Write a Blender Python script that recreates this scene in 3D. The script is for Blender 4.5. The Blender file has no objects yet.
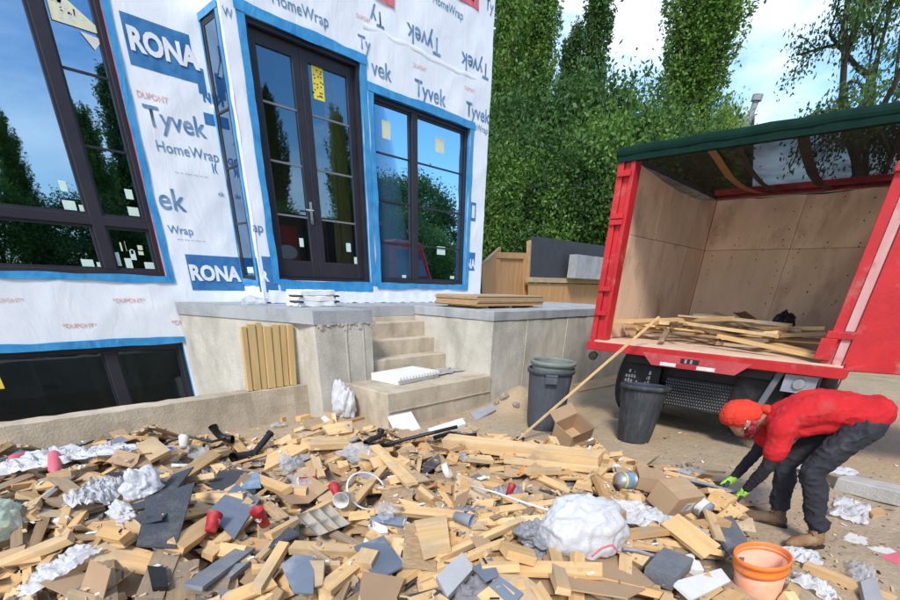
import bpy, bmesh, math, random
import numpy as np
from mathutils import Vector, Matrix, noise as mnoise
random.seed(11); rng = np.random.default_rng(11)
SC = bpy.context.scene
COL = SC.collection
R = math.radians

# ------------------------------------------------------------------ camera
# World axes: X runs along the house front (receding to the right), Y into the house, Z up.
F_PX, Y0_PX, PITCH, ROLL, YAW, EYE = 447.97, 522.88, .490244, .0305086, .8239, 1.65
def _cam_axes():
    fwd = np.array([0, math.cos(PITCH), -math.sin(PITCH)]); rt = np.array([1., 0, 0]); up = np.array([0, math.sin(PITCH), math.cos(PITCH)])
    c, s = math.cos(ROLL), math.sin(ROLL)
    Rm = np.array([c*rt + s*up, -s*rt + c*up, fwd])
    A = np.array([[math.cos(YAW), math.sin(YAW), 0], [-math.sin(YAW), math.cos(YAW), 0], [0, 0, 1]])
    return Rm @ A.T
CM = _cam_axes(); CE = np.array([0, 0, EYE])
cd = bpy.data.cameras.new('camera'); cam = bpy.data.objects.new('camera', cd); COL.objects.link(cam)
cd.sensor_fit = 'HORIZONTAL'; cd.sensor_width = 36; cd.lens = F_PX/900*36; cd.shift_y = (Y0_PX-300)/900
cd.clip_start = .05; cd.clip_end = 3000
cam.matrix_world = Matrix(((CM[0][0], CM[1][0], -CM[2][0], 0), (CM[0][1], CM[1][1], -CM[2][1], 0), (CM[0][2], CM[1][2], -CM[2][2], EYE), (0, 0, 0, 1)))
SC.camera = cam

# ------------------------------------------------------------------ sky, sun, exposure
SUN_TO = Vector((-.62, -.38, .68)).normalized()
w = bpy.data.worlds.new('World'); SC.world = w; w.use_nodes = True
nt = w.node_tree; N = nt.nodes; LK = nt.links; N.clear()
def wn(t, **kw):
    n = N.new(t)
    for k, v in kw.items(): setattr(n, k, v)
    return n
wo = wn('ShaderNodeOutputWorld'); bg = wn('ShaderNodeBackground'); bg.inputs[1].default_value = .145
sky = wn('ShaderNodeTexSky', sky_type='NISHITA', sun_disc=False)
sky.sun_elevation = math.asin(SUN_TO.z); sky.sun_rotation = math.atan2(SUN_TO.x, SUN_TO.y)
sky.air_density = 1.0; sky.dust_density = .2; sky.ozone_density = 1.2
tc = wn('ShaderNodeTexCoord'); mp = wn('ShaderNodeMapping'); mp.inputs['Scale'].default_value = (1.0, 1.0, 2.6); mp.inputs['Location'].default_value = (4.85, 15.95, 2.07)
cn = wn('ShaderNodeTexNoise'); cn.inputs['Scale'].default_value = 1.55; cn.inputs['Detail'].default_value = 7; cn.inputs['Roughness'].default_value = .58; cn.inputs['Distortion'].default_value = .35
cr = wn('ShaderNodeValToRGB'); cr.color_ramp.elements[0].position = .45; cr.color_ramp.elements[1].position = .66
mx = wn('ShaderNodeMix', data_type='RGBA'); mx.inputs[7].default_value = (7.2, 7.6, 8.1, 1)
LK.new(tc.outputs['Generated'], mp.inputs[0]); LK.new(mp.outputs[0], cn.inputs['Vector']); LK.new(cn.outputs['Fac'], cr.inputs[0])
LK.new(cr.outputs[0], mx.inputs[0]); hsv = wn('ShaderNodeHueSaturation'); hsv.inputs['Saturation'].default_value = 1.3; hsv.inputs['Value'].default_value = 1.05; LK.new(sky.outputs[0], hsv.inputs['Color']); LK.new(hsv.outputs[0], mx.inputs[6]); LK.new(mx.outputs[2], bg.inputs[0]); LK.new(bg.outputs[0], wo.inputs[0])
sd = bpy.data.lights.new('sun', 'SUN'); sd.energy = 2.3; sd.angle = R(13); sd.color = (1, .95, .87)
so = bpy.data.objects.new('sun', sd); COL.objects.link(so); so.rotation_euler = SUN_TO.to_track_quat('Z', 'Y').to_euler(); so.location = (-10, -20, 30)
vs = SC.view_settings; vs.view_transform = 'Standard'; vs.look = 'None'; vs.gamma = 1; vs.exposure = .68; vs.use_curve_mapping = False
SC.render.engine = 'CYCLES'

# ------------------------------------------------------------------ pixel to place
def ray(x, y): return CM.T @ np.array([(x-450)/F_PX, -(y-Y0_PX)/F_PX, 1.])
def onz(x, y, z=0.): d = ray(x, y); return Vector(CE + d*((z-EYE)/d[2]))
def onx(x, y, X): d = ray(x, y); return Vector(CE + d*(X/d[0]))
def ony(x, y, Y): d = ray(x, y); return Vector(CE + d*(Y/d[1]))

# ------------------------------------------------------------------ object helpers
def link(name, me, m=None, parent=None, mw=None):
    o = bpy.data.objects.new(name, me); COL.objects.link(o)
    if me is not None and m is not None:
        for k in (m if isinstance(m, (list, tuple)) else [m]): me.materials.append(MAT[k])
    if parent is not None: o.parent = parent
    if mw is not None: o.matrix_local = mw
    return o
def tag(o, label=None, cat=None, group=None, kind=None):
    if label: o['label'] = label
    if cat: o['category'] = cat
    if group: o['group'] = group
    if kind: o['kind'] = kind
    return o
def empty(name, label, cat, loc=(0, 0, 0), group=None):
    o = bpy.data.objects.new(name, None); COL.objects.link(o); o.location = loc; o.empty_display_size = .1
    return tag(o, label, cat, group)
def mesh(name, v, f, smooth=False):
    me = bpy.data.meshes.new(name); me.from_pydata([tuple(p) for p in v], [], [tuple(q) for q in f]); me.update()
    if smooth: me.shade_smooth()
    return me
class MB:
    """collects shapes into one mesh"""
    def __init__(s): s.v = []; s.f = []; s.mi = []
    def add(s, v, f, mi=0):
        k = len(s.v); s.v += [tuple(p) for p in v]; s.f += [tuple(i+k for i in q) for q in f]; s.mi += [mi]*len(f); return s
    def box(s, x0, x1, y0, y1, z0, z1, mi=0):
        return s.add([(x0,y0,z0),(x1,y0,z0),(x1,y1,z0),(x0,y1,z0),(x0,y0,z1),(x1,y0,z1),(x1,y1,z1),(x0,y1,z1)],
                     [(0,3,2,1),(4,5,6,7),(0,1,5,4),(1,2,6,5),(2,3,7,6),(3,0,4,7)], mi)
    def prism(s, poly, z0, z1, mi=0):
        n = len(poly)
        return s.add([(x,y,z0) for x,y in poly]+[(x,y,z1) for x,y in poly],
                     [tuple(range(n))[::-1], tuple(range(n,2*n))]+[(i,(i+1)%n,n+(i+1)%n,n+i) for i in range(n)], mi)
    def tube(s, pts, r, n=8, mi=0, cap=True):
        pts = [Vector(p) for p in pts]; rs = r if isinstance(r, (list, tuple)) else [r]*len(pts)
        V = []; F = []; up = None
        for i, p in enumerate(pts):
            t = (pts[min(i+1, len(pts)-1)]-pts[max(i-1, 0)]).normalized()
            if up is None: up = Vector((0,0,1)) if abs(t.z) < .9 else Vector((1,0,0))
            a = t.cross(up).normalized(); b = a.cross(t).normalized(); up = b
            for k in range(n):
                q = 2*math.pi*k/n; V.append(p+(a*math.cos(q)+b*math.sin(q))*rs[i])
        for i in range(len(pts)-1):
            for k in range(n): F.append((i*n+k, i*n+(k+1)%n, (i+1)*n+(k+1)%n, (i+1)*n+k))
        if cap: F.append(tuple(range(n))[::-1]); F.append(tuple((len(pts)-1)*n+k for k in range(n)))
        return s.add(V, F, mi)
    def lathe(s, prof, n=28, mi=0, c=(0,0,0)):
        V = []; F = []
        for (r, z) in prof:
            for k in range(n):
                q = 2*math.pi*k/n; V.append((c[0]+r*math.cos(q), c[1]+r*math.sin(q), c[2]+z))
        for i in range(len(prof)-1):
            for k in range(n): F.append((i*n+k, i*n+(k+1)%n, (i+1)*n+(k+1)%n, (i+1)*n+k))
        return s.add(V, F, mi)
    def grid(s, fn, nu, nv, mi=0):
        V = [fn(i/nu, j/nv) for j in range(nv+1) for i in range(nu+1)]
        return s.add(V, [(j*(nu+1)+i, j*(nu+1)+i+1, (j+1)*(nu+1)+i+1, (j+1)*(nu+1)+i) for j in range(nv) for i in range(nu)], mi)
    def data(s, name, smooth=False):
        me = mesh(name, s.v, s.f, smooth)
        if any(s.mi): me.polygons.foreach_set('material_index', s.mi)
        return me
    def build(s, name, m, parent=None, smooth=False, mw=None): return link(name, s.data(name, smooth), m, parent, mw)
def bevel(o, wd=.006, seg=2):
    b = o.modifiers.new('bevel', 'BEVEL'); b.width = wd; b.segments = seg; b.limit_method = 'ANGLE'; b.angle_limit = R(40); return o
def fbm(x, y, s=1., o=3, seed=0.):
    return mnoise.fractal(Vector((x*s+seed, y*s-seed, seed*.7)), 1., 2., o)
# ------------------------------------------------------------------ materials
MAT = {}
def newmat(name):
    m = bpy.data.materials.new(name); m.use_nodes = True; MAT[name] = m
    return m, m.node_tree.nodes, m.node_tree.links, m.node_tree.nodes['Principled BSDF']
def pmat(name, c1, c2=None, scale=4., detail=5, rough=.8, bump=0., bscale=60., stretch=(1,1,1), rand=0., metal=0., lo=.35, hi=.65, dirt=None, dscale=1.2, dlo=.5, dhi=.7, coord='Object', spec=.4, tint=None, dstretch=(1,1,1)):
    m, n, l, b = newmat(name)
    tcn = n.new('ShaderNodeTexCoord'); co = tcn.outputs[coord]
    mpn = n.new('ShaderNodeMapping'); mpn.inputs['Scale'].default_value = stretch
    info = n.new('ShaderNodeObjectInfo')
    if rand or tint:
        ad = n.new('ShaderNodeVectorMath'); ad.operation = 'ADD'
        sc_ = n.new('ShaderNodeMath'); sc_.operation = 'MULTIPLY'; sc_.inputs[1].default_value = 37.
        l.new(info.outputs['Random'], sc_.inputs[0]); l.new(co, ad.inputs[0]); l.new(sc_.outputs[0], ad.inputs[1]); co = ad.outputs[0]
    l.new(co, mpn.inputs[0])
    nz = n.new('ShaderNodeTexNoise'); nz.inputs['Scale'].default_value = scale; nz.inputs['Detail'].default_value = detail; nz.inputs['Roughness'].default_value = .6
    l.new(mpn.outputs[0], nz.inputs['Vector'])
    rp = n.new('ShaderNodeValToRGB'); rp.color_ramp.elements[0].position = lo; rp.color_ramp.elements[1].position = hi
    c2 = c2 or tuple(x*.8 for x in c1)
    rp.color_ramp.elements[0].color = (*c2, 1); rp.color_ramp.elements[1].color = (*c1, 1)
    l.new(nz.outputs['Fac'], rp.inputs[0]); out = rp.outputs[0]
    if tint:      # per-object tint from a ramp of multipliers
        tr = n.new('ShaderNodeValToRGB'); e = tr.color_ramp.elements
        while len(e) < len(tint): e.new(.5)
        for i, t in enumerate(tint): e[i].position = i/(len(tint)-1); e[i].color = (*t, 1)
        mm = n.new('ShaderNodeMix'); mm.data_type = 'RGBA'; mm.blend_type = 'MULTIPLY'; mm.inputs[0].default_value = 1
        l.new(info.outputs['Random'], tr.inputs[0]); l.new(out, mm.inputs[6]); l.new(tr.outputs[0], mm.inputs[7]); out = mm.outputs[2]
    if rand:
        hs = n.new('ShaderNodeHueSaturation'); mr = n.new('ShaderNodeMapRange'); mr.inputs[3].default_value = 1-rand; mr.inputs[4].default_value = 1+rand*.6
        l.new(info.outputs['Random'], mr.inputs[0]); l.new(mr.outputs[0], hs.inputs['Value']); l.new(out, hs.inputs['Color']); out = hs.outputs[0]
    if dirt:
        dm = n.new('ShaderNodeMapping'); dm.inputs['Scale'].default_value = dstretch; l.new(co, dm.inputs[0])
        dn = n.new('ShaderNodeTexNoise'); dn.inputs['Scale'].default_value = dscale; dn.inputs['Detail'].default_value = 8; dn.inputs['Roughness'].default_value = .65; l.new(dm.outputs[0], dn.inputs['Vector'])
        dr = n.new('ShaderNodeValToRGB'); dr.color_ramp.elements[0].position = dlo; dr.color_ramp.elements[1].position = dhi; l.new(dn.outputs['Fac'], dr.inputs[0])
        dx = n.new('ShaderNodeMix'); dx.data_type = 'RGBA'; dx.inputs[7].default_value = (*dirt, 1)
        l.new(dr.outputs[0], dx.inputs[0]); l.new(out, dx.inputs[6]); out = dx.outputs[2]
    l.new(out, b.inputs['Base Color']); b.inputs['Roughness'].default_value = rough; b.inputs['Metallic'].default_value = metal; b.inputs['Specular IOR Level'].default_value = spec
    if bump:
        bn = n.new('ShaderNodeTexNoise'); bn.inputs['Scale'].default_value = bscale; bn.inputs['Detail'].default_value = 5; l.new(mpn.outputs[0], bn.inputs['Vector'])
        bp = n.new('ShaderNodeBump'); bp.inputs['Strength'].default_value = bump; bp.inputs['Distance'].default_value = .02
        l.new(bn.outputs['Fac'], bp.inputs['Height']); l.new(bp.outputs[0], b.inputs['Normal'])
    return m
# house wrap and everything printed or taped on it share one set of wrinkles, in world coordinates
def wrapmat(name, c1, c2, rough=.45, scale=2.2, strength=.30, lo=.4, hi=.7, dirt=None):
    m, n, l, b = newmat(name)
    g = n.new('ShaderNodeNewGeometry')
    mp1 = n.new('ShaderNodeMapping'); mp1.inputs['Rotation'].default_value = (0, R(28), 0); mp1.inputs['Scale'].default_value = (1.3, 1.3, .5); l.new(g.outputs['Position'], mp1.inputs[0])
    a = n.new('ShaderNodeTexNoise'); a.noise_type = 'RIDGED_MULTIFRACTAL'; a.inputs['Scale'].default_value = 1.15; a.inputs['Detail'].default_value = 4; a.inputs['Distortion'].default_value = .8; l.new(mp1.outputs[0], a.inputs['Vector'])
    mp2 = n.new('ShaderNodeMapping'); mp2.inputs['Rotation'].default_value = (0, R(-35), 0); mp2.inputs['Scale'].default_value = (2.2, 2.2, .9); l.new(g.outputs['Position'], mp2.inputs[0])
    a2 = n.new('ShaderNodeTexNoise'); a2.inputs['Scale'].default_value = 2.2; a2.inputs['Detail'].default_value = 5; a2.inputs['Distortion'].default_value = 1.2; l.new(mp2.outputs[0], a2.inputs['Vector'])
    ad = n.new('ShaderNodeMath'); ad.operation = 'MULTIPLY_ADD'; ad.inputs[1].default_value = .35; l.new(a.outputs[0], ad.inputs[0]); l.new(a2.outputs[0], ad.inputs[2])
    bp = n.new('ShaderNodeBump'); bp.inputs['Strength'].default_value = strength; bp.inputs['Distance'].default_value = .03; l.new(ad.outputs[0], bp.inputs['Height']); l.new(bp.outputs[0], b.inputs['Normal'])
    cz = n.new('ShaderNodeTexNoise'); cz.inputs['Scale'].default_value = scale; cz.inputs['Detail'].default_value = 7; l.new(g.outputs['Position'], cz.inputs['Vector'])
    rp = n.new('ShaderNodeValToRGB'); rp.color_ramp.elements[0].position = lo; rp.color_ramp.elements[1].position = hi; rp.color_ramp.elements[0].color = (*c2, 1); rp.color_ramp.elements[1].color = (*c1, 1)
    l.new(cz.outputs['Fac'], rp.inputs[0]); l.new(rp.outputs[0], b.inputs['Base Color']); b.inputs['Roughness'].default_value = rough
    return m
wrapmat('wrap', (.84,.86,.89), (.76,.78,.82), .42)
wrapmat('print_blue', (.02,.13,.33), (.045,.19,.41), .45, 9)
wrapmat('print_grey_blue', (.07,.19,.35), (.22,.35,.48), .5, 11, lo=.3, hi=.6)
wrapmat('print_red', (.72,.24,.22), (.78,.52,.50), .5, 30)
wrapmat('print_white', (.80,.81,.82), (.74,.76,.78), .45)
wrapmat('tape_blue', (.025,.22,.50), (.05,.31,.60), .35, 6, .8)
wrapmat('tape_red', (.60,.05,.08), (.72,.16,.18), .4, 6, .8)
pmat('frame_black', (.022,.020,.028), (.03,.028,.036), 3, rough=.42, bump=.02)
pmat('frame_edge', (.20,.20,.22), rough=.4)
pmat('sticker_mint', (.62,.78,.68), (.55,.70,.62), 8, rough=.6)
pmat('sticker_yellow', (.82,.66,.06), (.75,.58,.05), 8, rough=.5)
pmat('sticker_print', (.10,.10,.08), rough=.6)
pmat('sticker_pale', (.72,.70,.42), (.62,.64,.50), 14, rough=.6)
pmat('chrome', (.75,.75,.77), rough=.22, metal=1.)
pmat('white_plain', (.78,.78,.77), (.70,.70,.69), 6, rough=.55)
pmat('room', (.34,.27,.17), (.24,.19,.11), 1.5, rough=.9)
pmat('room_floor', (.16,.12,.08), rough=.8)
pmat('stud_wood', (.62,.44,.20), (.52,.35,.15), 3, stretch=(6,6,.6), rough=.75)
pmat('curtain', (.46,.38,.17), (.30,.25,.11), 2, stretch=(9,9,.3), rough=.85)
def glassmat(name, refl, tint, film=0., filmcol=(.2,.3,.4)):
    m, n, l, b = newmat(name); n.remove(b); out = n['Material Output']
    tr = n.new('ShaderNodeBsdfTransparent'); tr.inputs[0].default_value = (*tint, 1)
    gl = n.new('ShaderNodeBsdfGlossy'); gl.inputs[0].default_value = (.50,.74,1,1); gl.inputs['Roughness'].default_value = .012
    g = n.new('ShaderNodeNewGeometry'); nz = n.new('ShaderNodeTexNoise'); nz.inputs['Scale'].default_value = .9; nz.inputs['Detail'].default_value = 1; l.new(g.outputs['Position'], nz.inputs['Vector'])
    bp = n.new('ShaderNodeBump'); bp.inputs['Strength'].default_value = .05; bp.inputs['Distance'].default_value = .03; l.new(nz.outputs['Fac'], bp.inputs['Height']); l.new(bp.outputs[0], gl.inputs['Normal'])
    fr = n.new('ShaderNodeFresnel'); fr.inputs[0].default_value = 1.5
    mr = n.new('ShaderNodeMapRange'); mr.inputs[1].default_value = .04; mr.inputs[2].default_value = 1; mr.inputs[3].default_value = refl; mr.inputs[4].default_value = 1; l.new(fr.outputs[0], mr.inputs[0])
    mxs = n.new('ShaderNodeMixShader'); l.new(mr.outputs[0], mxs.inputs[0])
    if film:
        df = n.new('ShaderNodeBsdfDiffuse'); df.inputs[0].default_value = (*filmcol, 1)
        m2 = n.new('ShaderNodeMixShader'); m2.inputs[0].default_value = film; l.new(tr.outputs[0], m2.inputs[1]); l.new(df.outputs[0], m2.inputs[2]); l.new(m2.outputs[0], mxs.inputs[1])
    else: l.new(tr.outputs[0], mxs.inputs[1])
    l.new(gl.outputs[0], mxs.inputs[2]); l.new(mxs.outputs[0], out.inputs[0]); return m
glassmat('glass', .42, (.55,.62,.60))
glassmat('glass_door', .15, (.90,.92,.84))
glassmat('glass_film', .15, (.5,.6,.65), .6, (.07,.17,.26))
glassmat('glass_low', .10, (.45,.52,.52))
# concrete cast against boards
def concrete(name, c1, c2, streak=.5):
    m = pmat(name, c1, c2, 1.6, 8, .92, .35, 45, dirt=tuple(x*.62 for x in c2), dscale=1.7, dstretch=(1.6,1.6,.8), dlo=.46, dhi=.80, lo=.33, hi=.67, spec=.2)
    n = m.node_tree.nodes; l = m.node_tree.links; b = n['Principled BSDF']; src = b.inputs['Base Color'].links[0].from_socket
    v = n.new('ShaderNodeTexVoronoi'); v.inputs['Scale'].default_value = 38; tcn = n.new('ShaderNodeTexCoord'); l.new(tcn.outputs['Object'], v.inputs['Vector'])
    rp = n.new('ShaderNodeValToRGB'); rp.color_ramp.elements[0].position = .03; rp.color_ramp.elements[1].position = .12; rp.color_ramp.elements[0].color = (.35,.35,.35,1); rp.color_ramp.elements[1].color = (1,1,1,1); l.new(v.outputs['Distance'], rp.inputs[0])
    nz = n.new('ShaderNodeTexNoise'); nz.inputs['Scale'].default_value = 3; l.new(tcn.outputs['Object'], nz.inputs['Vector'])
    r2 = n.new('ShaderNodeValToRGB'); r2.color_ramp.elements[0].position = .45; r2.color_ramp.elements[1].position = .6; l.new(nz.outputs['Fac'], r2.inputs[0])
    mm = n.new('ShaderNodeMix'); mm.data_type = 'RGBA'; mm.blend_type = 'MULTIPLY'; l.new(r2.outputs[0], mm.inputs[0]); l.new(src, mm.inputs[6]); l.new(rp.outputs[0], mm.inputs[7]); l.new(mm.outputs[2], b.inputs['Base Color'])
    return m
concrete('concrete', (.61,.57,.49), (.45,.415,.35))
concrete('concrete_warm', (.60,.51,.38), (.44,.365,.265))
concrete('concrete_cap', (.42,.43,.43), (.34,.35,.36))
concrete('concrete_top', (.52,.50,.46), (.42,.40,.36))
# sand and dirt
def groundmat():
    m, n, l, b = newmat('dirt'); g = n.new('ShaderNodeNewGeometry'); P = g.outputs['Position']
    def nz(s, d=6, st=(1,1,1), dist=0.):
        mpn = n.new('ShaderNodeMapping'); mpn.inputs['Scale'].default_value = st; l.new(P, mpn.inputs[0])
        q = n.new('ShaderNodeTexNoise'); q.inputs['Scale'].default_value = s; q.inputs['Detail'].default_value = d; q.inputs['Roughness'].default_value = .62; q.inputs['Distortion'].default_value = dist; l.new(mpn.outputs[0], q.inputs['Vector']); return q.outputs['Fac']
    def ramp(f, a, c, ca, cc):
        r = n.new('ShaderNodeValToRGB'); r.color_ramp.elements[0].position = a; r.color_ramp.elements[1].position = c; r.color_ramp.elements[0].color = (*ca,1); r.color_ramp.elements[1].color = (*cc,1); l.new(f, r.inputs[0]); return r.outputs[0]
    def mix(f, a, c):
        q = n.new('ShaderNodeMix'); q.data_type = 'RGBA'; l.new(f, q.inputs[0]); l.new(a, q.inputs[6]); l.new(c, q.inputs[7]); return q.outputs[2]
    base = ramp(nz(1.1, 9), .3, .7, (.34,.235,.135), (.54,.405,.245))
    fine = ramp(nz(55, 4), .35, .65, (.28,.205,.13), (.56,.44,.30))
    grey = ramp(nz(7, 6), .4, .6, (.30,.255,.20), (.44,.38,.30))
    c = mix(ramp(nz(.7, 4), .4, .6, (0,0,0), (.6,.6,.6)), base, grey)
    c = mix(ramp(nz(9, 3), .35, .65, (.15,.15,.15), (.5,.5,.5)), c, fine)
    # grass starts far off to the right of the truck
    sx = n.new('ShaderNodeSeparateXYZ'); l.new(P, sx.inputs[0]); mr = n.new('ShaderNodeMapRange'); mr.inputs[1].default_value = 13; mr.inputs[2].default_value = 18; l.new(sx.outputs[0], mr.inputs[0])
    mu = n.new('ShaderNodeMath'); mu.operation = 'MULTIPLY'; l.new(mr.outputs[0], mu.inputs[0]); l.new(ramp(nz(1.6, 5), .42, .6, (0,0,0), (1,1,1)), mu.inputs[1])
    gr = ramp(nz(12, 5), .3, .7, (.06,.09,.025), (.16,.19,.06)); c = mix(mu.outputs[0], c, gr)
    l.new(c, b.inputs['Base Color']); b.inputs['Roughness'].default_value = .95; b.inputs['Specular IOR Level'].default_value = .15
    bp = n.new('ShaderNodeBump'); bp.inputs['Strength'].default_value = .7; bp.inputs['Distance'].default_value = .03
    s1 = n.new('ShaderNodeMath'); s1.operation = 'ADD'; l.new(nz(18, 8), s1.inputs[0]); l.new(nz(4, 5), s1.inputs[1]); l.new(s1.outputs[0], bp.inputs['Height']); l.new(bp.outputs[0], b.inputs['Normal'])
groundmat()
# wood
TW = [(1.02,1.0,.96), (1.0,.92,.78), (1.10,1.12,1.16), (.80,.68,.52), (1.05,1.02,.98), (.66,.60,.54), (1.08,1.06,1.02), (.98,.90,.76), (.84,.80,.76), (1.12,1.12,1.10)]
pmat('lumber', (.74,.515,.265), (.60,.39,.18), 3.2, 6, .75, .12, 30, stretch=(.7,7,7), tint=TW, dirt=(.40,.32,.22), dscale=2.4, dlo=.5, dhi=.72)
pmat('lumber_old', (.40,.295,.19), (.27,.19,.12), 3.5, 6, .85, .2, 30, stretch=(.7,8,8), tint=TW, dirt=(.22,.18,.14), dscale=3, dlo=.48, dhi=.72)
pmat('plywood', (.58,.45,.29), (.46,.34,.21), 2.4, 6, .78, .1, 26, stretch=(.8,3,3), tint=TW, dirt=(.36,.28,.19), dscale=2.2, dlo=.5, dhi=.75)
pmat('osb', (.50,.34,.19), (.34,.22,.12), 22, 3, .8, .25, 40, stretch=(1,2.4,1), rand=.15)
pmat('cedar', (.60,.34,.15), (.48,.26,.11), 2.2, 6, .7, .1, 20, stretch=(5,5,.5), rand=.12, dirt=(.28,.12,.04), dscale=18, dlo=.66, dhi=.74)
pmat('cardboard', (.44,.29,.165), (.38,.245,.14), 3, 4, .85, .05, 60, rand=.18)
pmat('cardboard_tape', (.50,.36,.21), rough=.35)
pmat('grey_board', (.20,.21,.225), (.15,.16,.175), 5, 6, .8, .1, 60, rand=.3, dirt=(.36,.31,.25), dscale=4, dlo=.56, dhi=.75)
pmat('grey_light', (.40,.40,.40), (.33,.33,.335), 5, 6, .8, .1, 60, rand=.2, dirt=(.30,.25,.2), dscale=4, dlo=.55, dhi=.75)
pmat('slate_blue', (.19,.225,.28), (.15,.18,.225), 5, 6, .6, .1, 60, rand=.25, dirt=(.40,.38,.34), dscale=5, dlo=.55, dhi=.8)
pmat('charcoal', (.055,.06,.07), (.045,.05,.06), 4, rough=.8)
pmat('shingle', (.085,.09,.105), (.05,.055,.065), 90, 4, .95, .5, 220, rand=.25, dirt=(.22,.2,.17), dscale=4, dlo=.55, dhi=.8)
pmat('foam_white', (.80,.80,.78), (.72,.72,.70), 12, 5, .8, .1, 90, dirt=(.55,.49,.40), dscale=4, dlo=.55, dhi=.8)
def filmmat(name, col, alpha, rough=.25, trans=.5, bst=.6):
    m, n, l, b = newmat(name); out = n['Material Output']
    b.inputs['Base Color'].default_value = (*col, 1); b.inputs['Roughness'].default_value = rough
    tcn = n.new('ShaderNodeTexCoord'); q = n.new('ShaderNodeTexNoise'); q.inputs['Scale'].default_value = 13; q.inputs['Detail'].default_value = 4; q.inputs['Distortion'].default_value = 2.2; l.new(tcn.outputs['Object'], q.inputs['Vector'])
    bp = n.new('ShaderNodeBump'); bp.inputs['Strength'].default_value = bst; bp.inputs['Distance'].default_value = .02; l.new(q.outputs['Fac'], bp.inputs['Height']); l.new(bp.outputs[0], b.inputs['Normal'])
    tl = n.new('ShaderNodeBsdfTranslucent'); tl.inputs[0].default_value = (*col, 1); l.new(bp.outputs[0], tl.inputs[1])
    m1 = n.new('ShaderNodeMixShader'); m1.inputs[0].default_value = trans; l.new(b.outputs[0], m1.inputs[1]); l.new(tl.outputs[0], m1.inputs[2])
    if alpha < 1:
        t = n.new('ShaderNodeBsdfTransparent'); m2 = n.new('ShaderNodeMixShader'); m2.inputs[0].default_value = alpha; l.new(t.outputs[0], m2.inputs[1]); l.new(m1.outputs[0], m2.inputs[2]); l.new(m2.outputs[0], out.inputs[0])
    else: l.new(m1.outputs[0], out.inputs[0])
filmmat('bag_white', (.80,.80,.81), .93, .22, .35, .45)
filmmat('bag_clear', (.72,.76,.80), .42, .15, .35)
filmmat('bag_green', (.60,.70,.60), .7, .25, .35)
filmmat('bag_grey', (.42,.42,.45), .8, .25, .3)
# truck
pmat('truck_red', (.56,.020,.024), (.44,.014,.018), 3.5, 7, .45, .10, 26, dirt=(.40,.17,.14), dscale=5.0, dlo=.56, dhi=.78, spec=.45)
pmat('truck_red_dusty', (.52,.075,.08), (.44,.05,.055), 3, 6, .6, .05, 40, dirt=(.42,.30,.27), dscale=4, dlo=.52, dhi=.8)
pmat('truck_worn', (.62,.40,.38), (.55,.24,.22), 5, 7, .6, .1, 40, stretch=(1,1,.4), dirt=(.60,.05,.05), dscale=5, dlo=.58, dhi=.7)
pmat('truck_ply', (.80,.58,.42), (.68,.48,.335), 1.6, 7, .85, .12, 24, stretch=(2,2,.7), rand=.10, dirt=(.36,.21,.12), dscale=1.9, dlo=.54, dhi=.80, dstretch=(1.3,1.3,.7))
pmat('black_rubber', (.018,.018,.019), (.035,.033,.031), 5, 6, .75, .2, 40, dirt=(.10,.085,.07), dscale=4, dlo=.55, dhi=.85)
pmat('black_metal', (.014,.014,.015), (.028,.026,.025), 5, 6, .55, .1, 40, dirt=(.07,.06,.05), dscale=4, dlo=.55, dhi=.85)
pmat('silver', (.55,.55,.56), (.42,.42,.42), 9, 4, .4, metal=.8)
pmat('tape_white', (.75,.75,.74), (.60,.58,.56), 20, rough=.4)
pmat('tarp_green', (.006,.022,.017), (.009,.030,.023), 6, 5, .95, .1, 30, spec=.08)
pmat('strap_tan', (.28,.15,.07), rough=.9)
def meshtarp():
    m, n, l, b = newmat('tarp_mesh'); out = n['Material Output']; b.inputs['Base Color'].default_value = (.035,.037,.04,1); b.inputs['Roughness'].default_value = 1.; b.inputs['Specular IOR Level'].default_value = 0.
    t = n.new('ShaderNodeBsdfTransparent'); s = n.new('ShaderNodeMixShader'); tcn = n.new('ShaderNodeTexCoord')
    q = n.new('ShaderNodeTexNoise'); q.inputs['Scale'].default_value = 3; l.new(tcn.outputs['Object'], q.inputs['Vector'])
    mr = n.new('ShaderNodeMapRange'); mr.inputs[1].default_value = .3; mr.inputs[2].default_value = .7; mr.inputs[3].default_value = .86; mr.inputs[4].default_value = .95; l.new(q.outputs['Fac'], mr.inputs[0])
    l.new(mr.outputs[0], s.inputs[0]); l.new(t.outputs[0], s.inputs[1]); l.new(b.outputs[0], s.inputs[2]); l.new(s.outputs[0], out.inputs[0])
meshtarp()
# plants
def leafmat(name, c1, c2, tr=.35):
    m, n, l, b = newmat(name); out = n['Material Output']; g = n.new('ShaderNodeNewGeometry')
    q = n.new('ShaderNodeTexNoise'); q.inputs['Scale'].default_value = .9; q.inputs['Detail'].default_value = 6; q.inputs['Roughness'].default_value = .75; l.new(g.outputs['Position'], q.inputs['Vector'])
    rp = n.new('ShaderNodeValToRGB'); rp.color_ramp.elements[0].position = .35; rp.color_ramp.elements[1].position = .66; rp.color_ramp.elements[0].color = (*c2,1); rp.color_ramp.elements[1].color = (*c1,1); l.new(q.outputs['Fac'], rp.inputs[0])
    l.new(rp.outputs[0], b.inputs['Base Color']); b.inputs['Roughness'].default_value = .5; b.inputs['Specular IOR Level'].default_value = .3
    tl = n.new('ShaderNodeBsdfTranslucent'); l.new(rp.outputs[0], tl.inputs[0]); s = n.new('ShaderNodeMixShader'); s.inputs[0].default_value = tr; l.new(b.outputs[0], s.inputs[1]); l.new(tl.outputs[0], s.inputs[2]); l.new(s.outputs[0], out.inputs[0])
leafmat('leaf_poplar', (.19,.33,.055), (.065,.15,.03))
leafmat('leaf_bright', (.24,.36,.055), (.11,.21,.035))
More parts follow.
